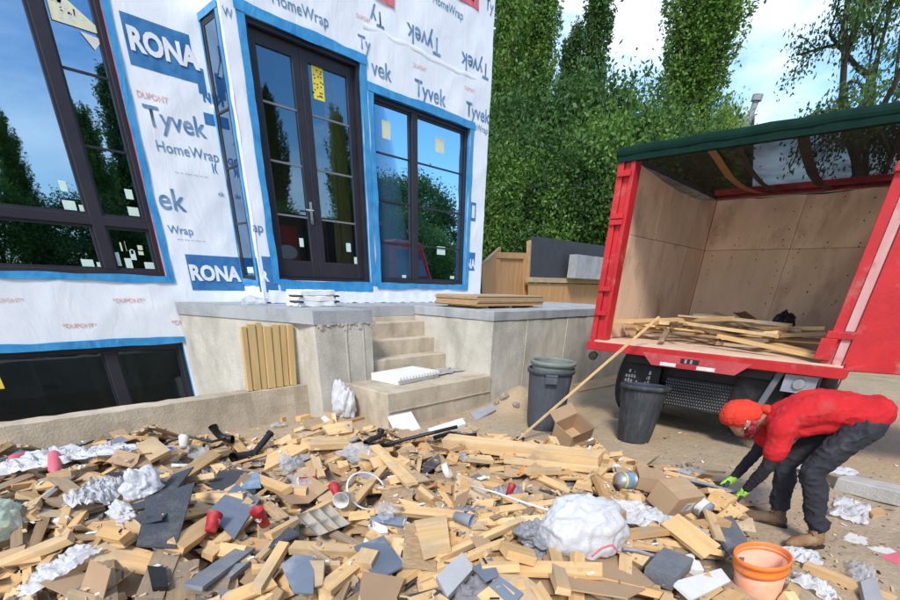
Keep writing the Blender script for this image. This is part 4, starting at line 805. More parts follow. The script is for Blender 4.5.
# ------------------------------------------------------------------ settling things onto the heap
def hm(x, y): return float(HM[min(max(int((x-GX0)/GR), 0), NXg-1), min(max(int((y-GY0)/GR), 0), NYg-1)])
def gp(px, py, up=0.):
    z = .1
    for _ in range(8): p = onz(px, py, z+up); z = .5*z+.5*hm(p.x, p.y)
    return Vector((p.x, p.y, z))
def settle(x, y, yaw, L, W, T, tol=.02, wob=0., maxtilt=.55, stamp=True):
    """rest a slab of L x W x T on whatever lies under it; returns its matrix (slab centred on the origin)"""
    c, s = math.cos(yaw), math.sin(yaw); us = np.linspace(-L/2, L/2, max(3, min(11, int(L/.06)))); vs_ = np.linspace(-W/2, W/2, max(3, min(7, int(W/.05))))
    U, V = np.meshgrid(us, vs_, indexing='ij'); X = x+U*c-V*s; Y = y+U*s+V*c
    ix = np.clip(((X-GX0)/GR).astype(int), 0, NXg-1); iy = np.clip(((Y-GY0)/GR).astype(int), 0, NYg-1); h = HM[ix, iy].ravel()
    A = np.stack([U.ravel(), V.ravel(), np.ones(U.size)], 1); wgt = np.ones(U.size)
    for _ in range(4):
        k = np.linalg.lstsq(A*wgt[:,None], h*wgt, rcond=None)[0]; r = h-A@k; wgt = np.where(r > np.median(r), 1., .25)
    a, b = np.clip(k[:2], -maxtilt, maxtilt); a += random.gauss(0, wob); b += random.gauss(0, wob*1.6)
    z0 = float(np.percentile(h-a*A[:,0]-b*A[:,1], 82))-tol*.3
    ex = Vector((1, 0, a)).normalized(); ey = Vector((0, 1, b)); ey = (ey-ex*ey.dot(ex)).normalized(); ez = ex.cross(ey)
    M = Matrix.Identity(4)
    for i, e in enumerate((ex, ey, ez)):
        for q in range(3): M[q][i] = e[q]
    M = Matrix.Translation((x, y, z0)) @ Matrix.Rotation(yaw, 4, 'Z') @ M @ Matrix.Translation((0, 0, T/2))
    if stamp:
        rr = math.hypot(L, W)/2; i0, i1 = max(0, int((x-rr-GX0)/GR)), min(NXg, int((x+rr-GX0)/GR)+1); j0, j1 = max(0, int((y-rr-GY0)/GR)), min(NYg, int((y+rr-GY0)/GR)+1)
        if i1 > i0 and j1 > j0:
            xx = GXX[i0:i1, j0:j1]-x; yy = GYY[i0:i1, j0:j1]-y; u = xx*c+yy*s; v = -xx*s+yy*c
            m = (np.abs(u) < L/2) & (np.abs(v) < W/2); sub = HM[i0:i1, j0:j1]; sub[m] = np.maximum(sub[m], (z0+a*u+b*v+T)[m])
    return M
# ---- piece meshes
def plank_me(L, W, T, cut=0., jit=.004, nm='plank'):
    j = lambda: random.uniform(-jit, jit); V = []
    for sx in (-1, 1):
        for sy in (-1, 1):
            for sz in (-1, 1): V.append((sx*L/2+(cut*sy*W/2 if sx > 0 else -cut*sy*W/2*.3)+j()*2, sy*W/2+j(), sz*T/2+j()))
    return mesh(nm, V, [(0,1,3,2),(4,6,7,5),(0,4,5,1),(2,3,7,6),(0,2,6,4),(1,5,7,3)])
def split_me(L, W, T, cut=0., nm='plank'):
    """a board snapped across: one end ragged"""
    n = 5; e0 = [(-L/2+random.uniform(-.01,.01)-cut*.2*W*(k/n-.5), W*(k/n-.5)) for k in range(n+1)]; e1 = [(L/2-random.uniform(0,.22)*min(L,.3)*(1 if k % 2 else .25), W*(k/n-.5)) for k in range(n+1)]
    V = [(x,y,z) for z in (-T/2, T/2) for x, y in e0+e1]; m = n+1; o = 2*m; F = []
    for k in range(n): F += [(k+1, k, m+k, m+k+1), (o+k, o+k+1, o+m+k+1, o+m+k), (k, k+1, o+k+1, o+k), (m+k+1, m+k, o+m+k, o+m+k+1)]
    F += [(0, o, o+m, m), (n, m+n, o+m+n, o+n)]
    return mesh(nm, V, F)
def shard_me(L, W, T, n=6, bend=0., nm='scrap'):
    p = []
    for k in range(n):
        q = 2*math.pi*(k+random.uniform(-.25,.25))/n+.4; r = random.uniform(.75, 1.1); x = max(-.5, min(.5, .72*r*math.cos(q)))*L; y = max(-.5, min(.5, .72*r*math.sin(q)))*W; p.append((x, y))
    z = lambda x, y: bend*((x/L)**2*4-.3)*L*.3+bend*.1*y
    return mesh(nm, [(x,y,z(x,y)-T/2) for x,y in p]+[(x,y,z(x,y)+T/2) for x,y in p], [tuple(range(n))[::-1], tuple(range(n,2*n))]+[(i,(i+1)%n,n+(i+1)%n,n+i) for i in range(n)])
def fold_me(L, W, T, nm='scrap'):
    """creased sheet: three strips at different angles"""
    xs = [-L/2, -L*random.uniform(.1,.25), L*random.uniform(.1,.25), L/2]; zs = [random.uniform(0,.25)*L, 0, random.uniform(-.02,.08)*L, random.uniform(-.05,.30)*L]; V = []; F = []
    for i in range(4):
        for y in (-W/2*random.uniform(.7,1), W/2*random.uniform(.7,1)): V += [(xs[i], y, zs[i]), (xs[i], y, zs[i]+T)]
    for i in range(3): a = i*4; b = a+4; F += [(a,a+2,b+2,b),(a+1,b+1,b+3,a+3),(a,b,b+1,a+1),(a+2,a+3,b+3,b+2)]
    F += [(0,1,3,2),(12,14,15,13)]
    return mesh(nm, V, F)
def crumple_me(L, W, Hh, n=14, seed=0., nm='film', freq=3.2):
    V = []; 
    def fn(a, b):
        u, v = a-.5, b-.5; q = Vector((u*freq+seed, v*freq-seed, seed*.5)); e = 1+.22*mnoise.noise(q*1.3+Vector((5,5,5)))
        d = max(0, 1-abs(mnoise.noise(q*1.1))*2.2)*.55+max(0, 1-abs(mnoise.noise(q*2.3+Vector((2,2,2))))*2.4)*.3+.15*mnoise.noise(q*.6); edge = max(0, 1-(2*max(abs(u), abs(v)))**4)
        return (u*L*e+.10*L*mnoise.noise(q*2+Vector((3,0,0))), v*W*e+.10*W*mnoise.noise(q*2+Vector((0,7,0))), Hh*d*(.35+.65*edge)*.9)
    return MB().grid(fn, n, n).data(nm, True)
def blob_me(L, W, Hh, seed=0., sub=4, amp=.22, nm='bag', knot=None):
    bm = bmesh.new(); bmesh.ops.create_icosphere(bm, subdivisions=sub, radius=1)
    for v in bm.verts:
        q = v.co.normalized(); sv = Vector((seed,seed,-seed)); d = 1+amp*mnoise.turbulence(q*1.3+sv, 3, False)-amp*.4
        if amp > .12 and sub > 3:      # thin sheet pulled into sharp creases
            for fr, am in ((1.7, .13), (3.4, .05), (7.5, .008)):
                w2 = q*fr+sv*.7+Vector((mnoise.noise(q*2+sv), mnoise.noise(q*2-sv), 0))*.6; d += am*max(0, 1-abs(mnoise.noise(w2))*3.2)**1.5-am*.25
        p = q*d; z = p.z
        if z < -.35: z = -.35+(z+.35)*.25
        v.co = Vector((p.x*L/2, p.y*W/2, (z+.42)*Hh/1.35))
        if knot is not None:
            t = max(0, 1-(q-Vector(knot).normalized()).length/.45); v.co += Vector((knot[0]*L/2, knot[1]*W/2, knot[2]*Hh*.5))*t*t*.55
    me = bpy.data.meshes.new(nm); bm.to_mesh(me); bm.free(); me.shade_smooth(); return me
def lay(name, me, m, x, y, yaw, L, W, T, label, cat, group=None, wob=0., mats=None, up=0., base=False, **kw):
    M = settle(x, y, yaw, L, W, T, wob=wob, **kw)
    if base: M = M @ Matrix.Translation((0, 0, -T/2))
    if up: M = Matrix.Translation((0,0,up)) @ M
    o = bpy.data.objects.new(name, me); COL.objects.link(o); o.matrix_world = M
    if not me.materials: 
        for k in (m if isinstance(m, (list, tuple)) else [m]): me.materials.append(MAT[k])
    elif not isinstance(m, (list, tuple)) and me.materials[0] != MAT[m]: o.material_slots[0].link = 'OBJECT'; o.material_slots[0].material = MAT[m]
    return tag(o, label, cat, group)
# ---- the anonymous mass of offcuts
px_, py_ = np.array(PILE)[:,0], np.array(PILE)[:,1]
def rnd_in_pile():
    while True:
        x, y = random.uniform(px_.min(), px_.max()), random.uniform(py_.min(), py_.max())
        v = CM @ (np.array([x, y, .1])-CE); sx = 450+F_PX*v[0]/v[2]; sy = Y0_PX-F_PX*v[1]/v[2]
        if v[2] < .5 or sx < -60 or sy > 650: continue
        if 730 < sx < 790 and sy > 555: continue
        if inside(np.array(x), np.array(y), PILE) or (random.random() < .04 and sx < 780): return x, y
def variants(fn, k): return [fn() for _ in range(k)]
U = random.uniform
CLS = [
 # name, label, category, group, materials, meshes (with L, W, T), how many
 ('lumber_block', 'short sawn block of pale framing lumber lying in the debris heap', 'wood block', 'short lumber blocks in the debris heap', ['lumber'], [(lambda d: (plank_me(*d, cut=random.choice((0,0,0,.5)), nm='lumber_block'), *d))((U(.08,.21), random.choice((.07,.089,.089,.14)), random.choice((.038,.038,.06)))) for _ in range(18)], 250),
 ('lumber_stick', 'narrow pale stick of sawn lumber lying in the debris heap', 'wood stick', 'narrow lumber sticks in the debris heap', ['lumber'], [(lambda d: (random.choice((plank_me, split_me))(*d, cut=random.choice((0,0,.6)), nm='lumber_stick'), *d))((U(.25,.65), random.choice((.038,.05,.07)), random.choice((.022,.038)))) for _ in range(14)], 170),
 ('lumber_board', 'broad offcut of pale board lying in the debris heap', 'board', 'broad board offcuts in the debris heap', ['lumber'], [(lambda d: (random.choice((plank_me, plank_me, split_me))(*d, cut=random.choice((0,0,.4,.8)), nm='lumber_board'), *d))((U(.18,.52), random.choice((.089,.12,.14)), random.choice((.018,.038,.038)))) for _ in range(14)], 170),
 ('weathered_board', 'dirty brown weathered board lying in the debris heap', 'board', 'weathered boards in the debris heap', ['lumber_old'], [(lambda d: (random.choice((plank_me, split_me))(*d, cut=random.choice((0,.5)), nm='weathered_board'), *d))((U(.15,.45), U(.05,.13), U(.015,.035))) for _ in range(12)], 185),
 ('plywood_scrap', 'thin broken scrap of tan plywood lying in the debris heap', 'plywood scrap', 'plywood scraps in the debris heap', ['plywood'], [(lambda d: (shard_me(*d, n=random.choice((4,5,5,6)), nm='plywood_scrap'), *d))((U(.14,.42), U(.1,.25), U(.009,.018))) for _ in range(16)], 175),
 ('strand_board_scrap', 'flaky brown scrap of strand board lying in the debris heap', 'board scrap', 'strand board scraps in the debris heap', ['osb'], [(lambda d: (shard_me(*d, n=random.choice((4,5)), nm='strand_board_scrap'), *d))((U(.15,.35), U(.1,.22), .012)) for _ in range(8)], 50),
 ('cardboard_scrap', 'torn creased piece of brown cardboard in the debris heap', 'cardboard', 'torn cardboard pieces in the debris heap', ['cardboard'], [(lambda d: (fold_me(*d, nm='cardboard_scrap'), *d))((U(.14,.36), U(.1,.24), .005)) for _ in range(14)], 130),
 ('grey_board_scrap', 'small broken slab of grey cladding board in the debris heap', 'board scrap', 'grey cladding pieces in the debris heap', ['grey_board', 'grey_light', 'slate_blue'], [(lambda d: (shard_me(*d, n=4, nm='grey_board_scrap'), *d))((U(.12,.34), U(.08,.18), U(.008,.03))) for _ in range(14)], 110),
 ('shingle_scrap', 'small dark grainy piece of roof shingle in the debris heap', 'shingle', 'shingle pieces in the debris heap', ['shingle'], [(lambda d: (shard_me(*d, n=5, bend=.3, nm='shingle_scrap'), *d))((U(.12,.3), U(.08,.18), .006)) for _ in range(10)], 70),
 ('foam_scrap', 'small chunk of white foam or tile in the debris heap', 'foam', 'white foam chunks in the debris heap', ['foam_white'], [(lambda d: (shard_me(*d, n=5, nm='foam_scrap'), *d))((U(.05,.2), U(.04,.12), U(.01,.04))) for _ in range(10)], 50),
 ('plastic_film', 'small crumpled sheet of clear plastic film in the debris heap', 'plastic film', 'small plastic sheets in the debris heap', ['bag_clear', 'bag_grey'], [(lambda d: (crumple_me(d[0], d[1], .09, 10, U(0,90), 'plastic_film'), *d))((U(.12,.3), U(.1,.22), .02)) for _ in range(10)], 42),
]
jobs = [i for i, c in enumerate(CLS) for _ in range(c[6])]; random.shuffle(jobs)
for q, i in enumerate(jobs):
    name, label, cat, grp, ms, vm, _ = CLS[i]; me, L, W, T = random.choice(vm); x, y = rnd_in_pile()
    lay(name, me, random.choice(ms), x, y, random.uniform(0, 6.283), L, W, T, label, cat, grp, wob=.10 if L < .3 else .06)
# ---- chips, splinters and crumbs: beyond counting
def chips(n, name, label, spread=None, smax=.042):
    V = []; F = []; MI = []; mb = MB()
    for k in range(n):
        x, y = rnd_in_pile() if spread is None else spread(); z = hm(x, y)+.004; q = random.uniform(0, 6.283); L = random.uniform(.012, smax)*(2 if random.random() < .12 else 1); W = L*random.uniform(.15, .6); T = random.uniform(.002, .008); tl = random.gauss(0, .25)
        c, s = math.cos(q), math.sin(q); k0 = len(V)
        for a, b, t in ((-1,-1,-1),(1,-1,-1),(1,1,-1),(-1,1,-1),(-1,-1,1),(1,-1,1),(1,1,1),(-1,1,1)): V.append((x+(a*L*c-b*W*s)/2, y+(a*L*s+b*W*c)/2, z+t*T/2+tl*a*L/2+T/2))
        F += [tuple(k0+i for i in f) for f in ((0,3,2,1),(4,5,6,7),(0,1,5,4),(1,2,6,5),(2,3,7,6),(3,0,4,7))]; MI += [random.choices((0,1,2,3,4), (55,22,10,8,5))[0]]*6
    me = mesh(name, V, F); me.polygons.foreach_set('material_index', MI)
    return tag(link(name, me, ['chips_pale', 'lumber_old', 'foam_white', 'brick_grey', 'plastic_black']), label, 'wood chips', kind='stuff')
chips(2400, 'wood_chips', 'scattered wood chips, splinters and crumbs over the debris heap')
def yard():
    while True:
        p = onz(random.uniform(430, 900), random.uniform(395, 600), 0)
        if p.x < 7.5: return p.x, p.y
chips(600, 'yard_litter', 'fine litter and chips strewn over the sandy yard', yard, .035)
# pebbles and clods on the open sand
vs3 = [blob_me(1, .8, .6, k*3.1, 1, .4, 'pebble') for k in range(5)]
PB_ = [MB() for _ in range(1)][0]
for k in range(700):
    x, y = yard() if k % 3 else (lambda p: (p.x, p.y))(onz(U(0,420), U(405,470), 0)); s = random.choice((.008,.012,.016,.03)); v = random.choice(vs3); q = U(0,6.28)
    PB_.add([(x+s*(p.co.x*math.cos(q)-p.co.y*math.sin(q)), y+s*(p.co.x*math.sin(q)+p.co.y*math.cos(q)), hm(x, y)+s*p.co.z*.9-.002) for p in v.vertices], [tuple(f.vertices) for f in v.polygons])
tag(PB_.build('pebbles', 'stone', smooth=True), 'pebbles and clods strewn over the sand', 'pebbles', kind='stuff')

# ------------------------------------------------------------------ pieces one can point to
def plank(A, B, W, T, m, name, label, cat='board', cut=0., wob=0., **kw):
    a, b = gp(*A), gp(*B); d = b-a; L = math.hypot(d.x, d.y); c = (a+b)/2
    return lay(name, plank_me(L, W, T, cut, nm=name), m, c.x, c.y, math.atan2(d.y, d.x), L, W, T, label, cat, wob=wob, **kw)
def slab(px, T, m, name, label, cat='board', wob=0., sub=None):
    """a flat piece whose outline is traced on the heap under it"""
    g_ = gp(sum(p[0] for p in px)/len(px), sum(p[1] for p in px)/len(px)); P = [onz(*p, g_.z+T) for p in px]; c = sum(P, Vector())/len(P); yaw = math.atan2(P[1].y-P[0].y, P[1].x-P[0].x); cs, sn = math.cos(-yaw), math.sin(-yaw)
    loc = [((p.x-c.x)*cs-(p.y-c.y)*sn, (p.x-c.x)*sn+(p.y-c.y)*cs) for p in P]; L = max(abs(u) for u, v in loc)*2; W = max(abs(v) for u, v in loc)*2; n = len(loc)
    ar = sum(loc[i][0]*loc[(i+1)%n][1]-loc[(i+1)%n][0]*loc[i][1] for i in range(n))
    if ar < 0: loc = loc[::-1]
    me = MB().prism(loc, -T/2, T/2).data(name); return lay(name, me, m, c.x, c.y, yaw, L*.8, W*.8, T, label, cat, wob=wob, maxtilt=.22)
def thing_at(name, px, py, parts, label, cat, yaw=0., tilt=(0,0), L=.12, W=.12, T=.1, up=0., group=None):
    """an Empty with part meshes, set down where a pixel meets the heap"""
    p = gp(px, py); M = settle(p.x, p.y, yaw, L, W, T, maxtilt=.3); e = empty(name, label, cat, group=group); e.matrix_world = M @ Matrix.Translation((0,0,-T/2+up)) @ Matrix.Rotation(tilt[0], 4, 'X') @ Matrix.Rotation(tilt[1], 4, 'Y')
    for nm, me, m in parts: link(nm, me, m, e)
    return e
# sheets and boards
slab(((602,471),(637,447),(664,449),(642,474)), .016, 'plywood', 'plywood_sheet', 'square tan plywood sheet lying on the sand below the black bin', 'plywood')
plank((447,449),(600,469), .15, .10, 'lumber', 'orange_plank', 'long orange brown timber lying across the far side of the heap', 'timber')
plank((505,455),(598,473), .05, .05, 'lumber', 'lumber_stick', 'long pale stick lying along the orange brown timber')
slab(((573,384),(640,371),(641,379),(579,391)), .018, 'plywood', 'plywood_sheet', 'pale plywood sheet lying flat between grey bin and truck', 'plywood')
plank((437,565),(527,524), .045, .04, 'lumber', 'long_stick', 'long straight pale stick on top of the heap by the white sack', 'wood stick')
plank((50,580),(84,515), .06, .03, 'lumber', 'brown_stick', 'flat brown stick standing out of the heap under the crumpled white bag', 'wood stick')
plank((-20,578),(82,550), .07, .04, 'lumber', 'lumber_board', 'yellowish board lying under the flat brown stick')
plank((258,602),(287,556), .06, .04, 'lumber', 'lumber_board', 'upright pale board beside the dented slate blue piece')
plank((196,600),(250,560), .10, .025, 'grey_board', 'grey_board', 'long narrow dark grey board with worn joints on the heap')
plank((272,552),(345,498), .07, .04, 'lumber', 'lumber_board', 'long yellow lumber offcut running past the egg tray')
plank((172,552),(212,532), .09, .06, 'lumber', 'lumber_board', 'thick yellow offcut under the grey shingle stack')
plank((168,495),(216,462), .09, .05, 'lumber', 'lumber_board', 'thick yellow offcut above the grey shingle stack')
plank((205,555),(258,523), .07, .05, 'lumber', 'lumber_board', 'yellow offcut under the pale slate board')
plank((250,482),(290,500), .08, .05, 'lumber', 'lumber_board', 'yellow offcut beside the clear film ball')
plank((375,458),(412,490), .10, .02, 'lumber', 'lumber_board', 'flat pale board leaning beside the white hoop')
plank((345,520),(385,478), .07, .03, 'lumber', 'lumber_board', 'pale board under the white hoop')
slab(((405,530),(438,530),(436,575),(402,572)), .014, 'osb', 'strand_board', 'rough brown strand board between the wood cubes', 'board')
slab(((415,520),(448,520),(452,552),(424,556)), .05, 'lumber', 'lumber_block', 'broad square block of pale wood below the grey cup', 'wood block')
slab(((355,558),(385,550),(405,578),(377,590)), .012, 'slate_blue', 'slate_board', 'slate blue board with two wood cubes on it')
thing_at('wood_cube', 367, 566, [('cube', plank_me(.13,.1,.075,0,.004), 'lumber')], 'pale wood cube on the slate blue board', 'wood block', .6, L=.13, W=.1, T=.075)
thing_at('wood_cube', 396, 548, [('cube', plank_me(.11,.1,.09,0,.004), 'lumber')], 'pale wood cube at the corner of the slate blue board', 'wood block', .2, L=.11, W=.1, T=.09)
slab(((480,548),(520,553),(522,567),(484,562)), .045, 'lumber', 'lumber_block', 'long pale wood block beside the grey film', 'wood block')
slab(((497,563),(530,566),(532,580),(503,578)), .05, 'lumber', 'lumber_block', 'yellow wood block below the grey film', 'wood block')
slab(((540,574),(553,562),(622,560),(650,600),(620,625),(548,618)), .008, 'cardboard', 'cardboard_sheet', 'large smooth cardboard sheet below the white sack', 'cardboard')
plank((549,548),(560,612), .07, .035, 'lumber', 'lumber_board', 'pale board at the edge of the large cardboard sheet')
plank((596,552),(722,534), .10, .045, 'lumber', 'lumber_board', 'long pale board lying behind the grey brick')
plank((804,568),(892,604), .07, .05, 'lumber', 'lumber_board', 'lone pale lumber length on the sand right of the orange bucket')
plank((700,535),(716,548), .07, .02, 'lumber', 'lumber_board', 'thin pale strip at the worker\'s toes')
# grey pieces
for k, dz in enumerate((0, .012, .024)):
    slab(((130+k*4,546-k*5),(146+k*4,512-k*5),(196+k*2,497-k*4),(170+k*3,546-k*6)), .010, 'shingle', 'shingle', ('lowest','middle','top')[k]+' one of three dark shingles stacked on the heap', 'shingle')
slab(((205,505),(222,474),(262,484),(258,506)), .014, 'shingle', 'shingle', 'dark shingle behind the pale slate board', 'shingle')
slab(((208,520),(238,494),(260,503),(234,537)), .014, 'slate_blue', 'slate_board', 'pale slate blue board lying on top of the heap', 'board')
slab(((240,475),(259,474),(262,490),(242,489)), .012, 'label_blue', 'blue_board', 'small light blue board beside the black pipe', 'board')
slab(((282,568),(297,560),(316,562),(312,590),(292,589)), .012, 'slate_blue', 'slate_board', 'dented slate blue piece beside the upright board', 'board')
slab(((436,572),(462,555),(474,566),(447,587)), .05, 'grey_light', 'grey_block', 'light grey foam block beside the long straight stick', 'block')
slab(((472,562),(492,556),(500,576),(486,580)), .012, 'slate_blue', 'slate_board', 'narrow slate blue board beside the light grey block')
slab(((489,583),(500,577),(524,590),(512,599)), .012, 'slate_blue', 'slate_board', 'slate blue board below the yellow wood block')
slab(((488,512),(503,508),(512,514),(497,521)), .01, 'slate_blue', 'slate_board', 'small pale blue slate board under the thin white pipe')
slab(((700,545),(724,533),(740,556),(736,582),(718,570)), .02, 'grey_board', 'grey_board', 'dark grey board leaning behind the orange bucket')
slab(((684,545),(698,542),(700,552),(688,556)), .03, 'foam_white', 'white_block', 'small white block against the dark grey brick', 'block')
# right-hand litter on the sand
def rough_slab(name, A, B, W, T, m, label, cat): 
    a, b = gp(*A), gp(*B); d = b-a; L = math.hypot(d.x, d.y); c = (a+b)/2; me = rough_box(-L/2, L/2, -W/2, W/2, -T/2, T/2, .1, .008, 40); return lay(name, me, m, c.x, c.y, math.atan2(d.y, d.x), L, W, T, label, cat)
rough_slab('concrete_kerb', (836,487), (935,520), .22, .13, 'concrete_top', 'long pale concrete kerb stone lying on the sand behind the worker', 'kerb stone')
slab(((842,538),(850,532),(880,541),(897,551),(888,553),(866,548)), .006, 'paper', 'paper_scrap', 'torn pale paper strip lying on the sand', 'paper')
slab(((880,556),(900,551),(912,560),(896,563)), .01, 'plastic_pink', 'red_scrap', 'small red plastic scrap on the sand', 'plastic scrap')
for k, (A, L, m, lab) in enumerate((((850,512),.5,'bag_white','crumpled white film along the concrete kerb stone'),((820,478),.55,'bag_white','white plastic sheet on the sand behind the worker\'s legs'),((795,560),.30,'bag_white','crumpled white film right of the orange bucket'),((860,577),.28,'bag_clear','clear plastic sheet on the sand right of the bucket'),((812,590),.25,'bag_white','small white film below the lone lumber length'),((640,528),.45,'bag_white','flat white film beside the cardboard box'))):
    p = gp(*A); lay('plastic_sheet', crumple_me(L, L*.5, .12, 30, 7.7*k+1, 'plastic_sheet'), m, p.x, p.y, k*1.1, L*.8, L*.4, .02, lab, 'plastic sheet')
slab(((868,510),(880,507),(886,513),(873,517)), .03, 'lumber', 'lumber_block', 'small wood block lying on the white film by the kerb stone', 'wood block')
slab(((860,580),(874,577),(890,601),(872,603)), .03, 'grey_light', 'grey_board', 'light grey board on the sand beside the lone lumber length')
# bags
def bag(name, px, py, L, W, Hh, m, label, yaw=0., seed=0., amp=.22, knot=None, up=0.):
    p = gp(px, py); return lay(name, blob_me(L, W, Hh, seed, 5, amp, name, knot), m, p.x, p.y, yaw, L*.6, W*.6, Hh*.55, label, 'bag', base=True, up=up)
sack = bag('white_sack', 578, 550, .52, .38, .31, 'bag_white', 'big full white plastic sack with a red tie lying on the heap', YAW-1.57, 3.3, .16)
rt = MB(); bv = sack.matrix_world.inverted()
dg = bpy.context.evaluated_depsgraph_get(); dg.update()
def drape(objs, pxs, r, n=30):
    out = []
    for t in range(n+1):
        q = t/n*(len(pxs)-1); i = min(int(q), len(pxs)-2); f = q-i; x = pxs[i][0]*(1-f)+pxs[i+1][0]*f; y = pxs[i][1]*(1-f)+pxs[i+1][1]*f; d = Vector(ray(x, y)).normalized(); mi = objs.matrix_world.inverted(); o_ = mi @ Vector(CE); dd = (mi.to_3x3() @ d).normalized()
        ok, loc, nor, _ = objs.ray_cast(o_, dd)
        if ok: out.append(loc+nor*r*.4)
    return out
for pts_ in (((592,556),(602,548),(612,545)), ((612,545),(618,552),(614,560))):
    L_ = drape(sack, pts_, .006)
    if len(L_) > 3: rt.tube(L_, .006, 6)
if rt.v: rt.build('tie', 'plastic_pink', sack, smooth=True)
bag('white_bag', 150, 497, .28, .2, .2, 'bag_white', 'crumpled white plastic bag slumped beside the shingle stack', .4, 9.1, .38)
bag('white_bag', 126, 518, .24, .13, .10, 'bag_white', 'thin limp white bag between the brown stick and the shingle stack', 1.9, 4.4, .4)
bag('green_bag', 10, 537, .34, .24, .2, 'bag_green', 'pale green translucent plastic bag beside the yellowish board', .3, 5.5, .3)
p = gp(95, 470); lay('white_wrap_sheet', crumple_me(.7, .26, .13, 44, 3.9, 'white_wrap_sheet', 5), 'bag_white', p.x, p.y, -.75, .8, .35, .03, 'long crumpled sheet of white house wrap below the low wall', 'plastic sheet')
p = gp(45, 480); lay('white_wrap_sheet', crumple_me(.5, .3, .15, 34, 8.9, 'white_wrap_sheet', 4), 'bag_white', p.x, p.y, -.4, .4, .25, .03, 'small crumpled white sheet beside the pink plastic pieces', 'plastic sheet')
p = gp(102, 500); lay('white_wrap_sheet', crumple_me(.45, .26, .18, 36, 2.2, 'white_wrap_sheet', 6), 'bag_white', p.x, p.y, .9, .4, .25, .03, 'twisted strip of white wrap hanging over the heap', 'plastic sheet')
p = gp(65, 580); lay('white_wrap_sheet', crumple_me(.35, .18, .1, 26, 6.2, 'white_wrap_sheet', 4), 'bag_white', p.x, p.y, .2, .3, .15, .02, 'small white wrap scrap at the foot of the brown stick', 'plastic sheet')
bag('film_ball', 292, 470, .26, .2, .16, 'bag_clear', 'crumpled ball of clear plastic film beside the black pipe', .5, 1.5, .5)
bag('film_ball', 533, 556, .26, .2, .12, 'bag_grey', 'crumpled grey plastic film beside the white sack', .9, 7.5, .5)
bag('film_ball', 360, 462, .42, .22, .10, 'bag_clear', 'dusty clear film spread behind the white hoop', 2.3, 2.5, .5)
o = link('white_bag', blob_me(.30, .30, .46, 6.6, 5, .34, 'white_bag'), 'bag_white'); o.location = (3.30, 4.98, max(.06, hm(3.3, 4.98))); tag(o, 'crumpled white bag standing against the landing block', 'bag')
bag('grey_bag', 125, 447, .3, .22, .1, 'bag_grey', 'grey crumpled plastic at the foot of the low wall', .1, 8.2, .5)
# pink plastic pieces
for (A, L, yaw, lab) in (((22,468),.20,-.6,'short pink plastic bottle lying at the low wall'),((58,466),.30,-.3,'long pink plastic sleeve lying on the white sheet')):
    thing_at('pink_plastic', *A, [('body', MB().lathe([(0,-L/2),(.03,-L/2+.005),(.042,-L/2+.03),(.042,L/2-.06),(.02,L/2-.02),(.016,L/2),(0,L/2)], 16).data('body', True), 'plastic_pink')], lab, 'bottle', yaw, (math.pi/2, 0), L, .08, .08, .042)
# blue water bottle
wb = thing_at('water_bottle', 160, 442, [('body', MB().lathe([(0,-.12),(.032,-.118),(.035,-.1),(.034,-.02),(.035,.06),(.02,.10),(.014,.115)], 16).data('body', True), 'bag_clear'), ('label', MB().lathe([(.0358,-.09),(.0362,-.085),(.0358,.02)], 16).data('label', True), 'plastic_blue'), ('cap', MB().lathe([(.016,.112),(.016,.135),(0,.136)], 12).data('cap', True), 'plastic_blue')], 'clear water bottle with blue label beside the low wall', 'bottle', 2.6, (0, math.pi/2), .26, .07, .07, .036)
# black pipes
def bent(name, px, pts_, r, label, yaw, up=.05, cat='pipe', hollow=True):
    mb = MB(); mb.tube(pts_, r, 14, cap=not hollow)
    if hollow:
        mb.tube(pts_, [r*.82]*len(pts_), 14, cap=False)
        for e in (0, -1):
            i = (len(pts_)-1) if e else 0; t = (Vector(pts_[i])-Vector(pts_[i-1 if e else 1])).normalized(); mb.tube([Vector(pts_[i])-t*.03, Vector(pts_[i])], r*1.18, 14, cap=False); 
    return thing_at(name, *px, [('pipe', mb.data('pipe', True), 'plastic_black')], label, cat, yaw, L=.15, W=.1, T=.06, up=up)
bent('pipe_elbow', (228,447), [(-.08,0,0),(-.02,0,.01),(.03,0,.04),(.05,0,.09),(.055,0,.15)], .036, 'black plastic pipe elbow with its open mouth turned up', 2.2, .06)
bent('pipe_length', (262,456), [(-.16,0,-.02),(0,0,.02),(.18,0,.07)], .03, 'straight black plastic pipe pointing up from the heap', .35, .05)
bent('pipe_elbow', (245,464), [(-.1,0,0),(0,0,.0),(.05,.02,.0),(.09,.06,0)], .04, 'thick black pipe fitting below the straight black pipe', 2.9, .04)
bent('black_hose', (372,446), [(-.1,0,0),(-.02,.02,.03),(.06,0,.06),(.10,.03,.12)], .028, 'short black plastic fitting standing behind the white hoop', .2, .04)
bent('black_strap', (415,445), [(-.5,0,0),(-.2,.03,.02),(.1,-.02,.02),(.45,.02,.0)], .018, 'long black rubber strip beside the orange brown timber', -.75, .03, 'rubber strip', False)
bent('black_strap', (455,440), [(-.22,0,0),(-.05,.03,.03),(.1,-.02,.02),(.22,.02,.0)], .022, 'short black rubber strip above the orange brown timber', -.9, .03, 'rubber strip', False)
bent('black_hose', (195,458), [(-.3,0,0),(-.15,.05,.06),(0,.02,.09),(.18,-.02,.05),(.3,.02,.06)], .012, 'thin black cable looping across the heap', -.5, .04, 'cable', False)
slab(((146,567),(164,566),(166,580),(150,583)), .03, 'plastic_black', 'black_plastic_scrap', 'small black plastic scrap below the shingle stack', 'plastic scrap')
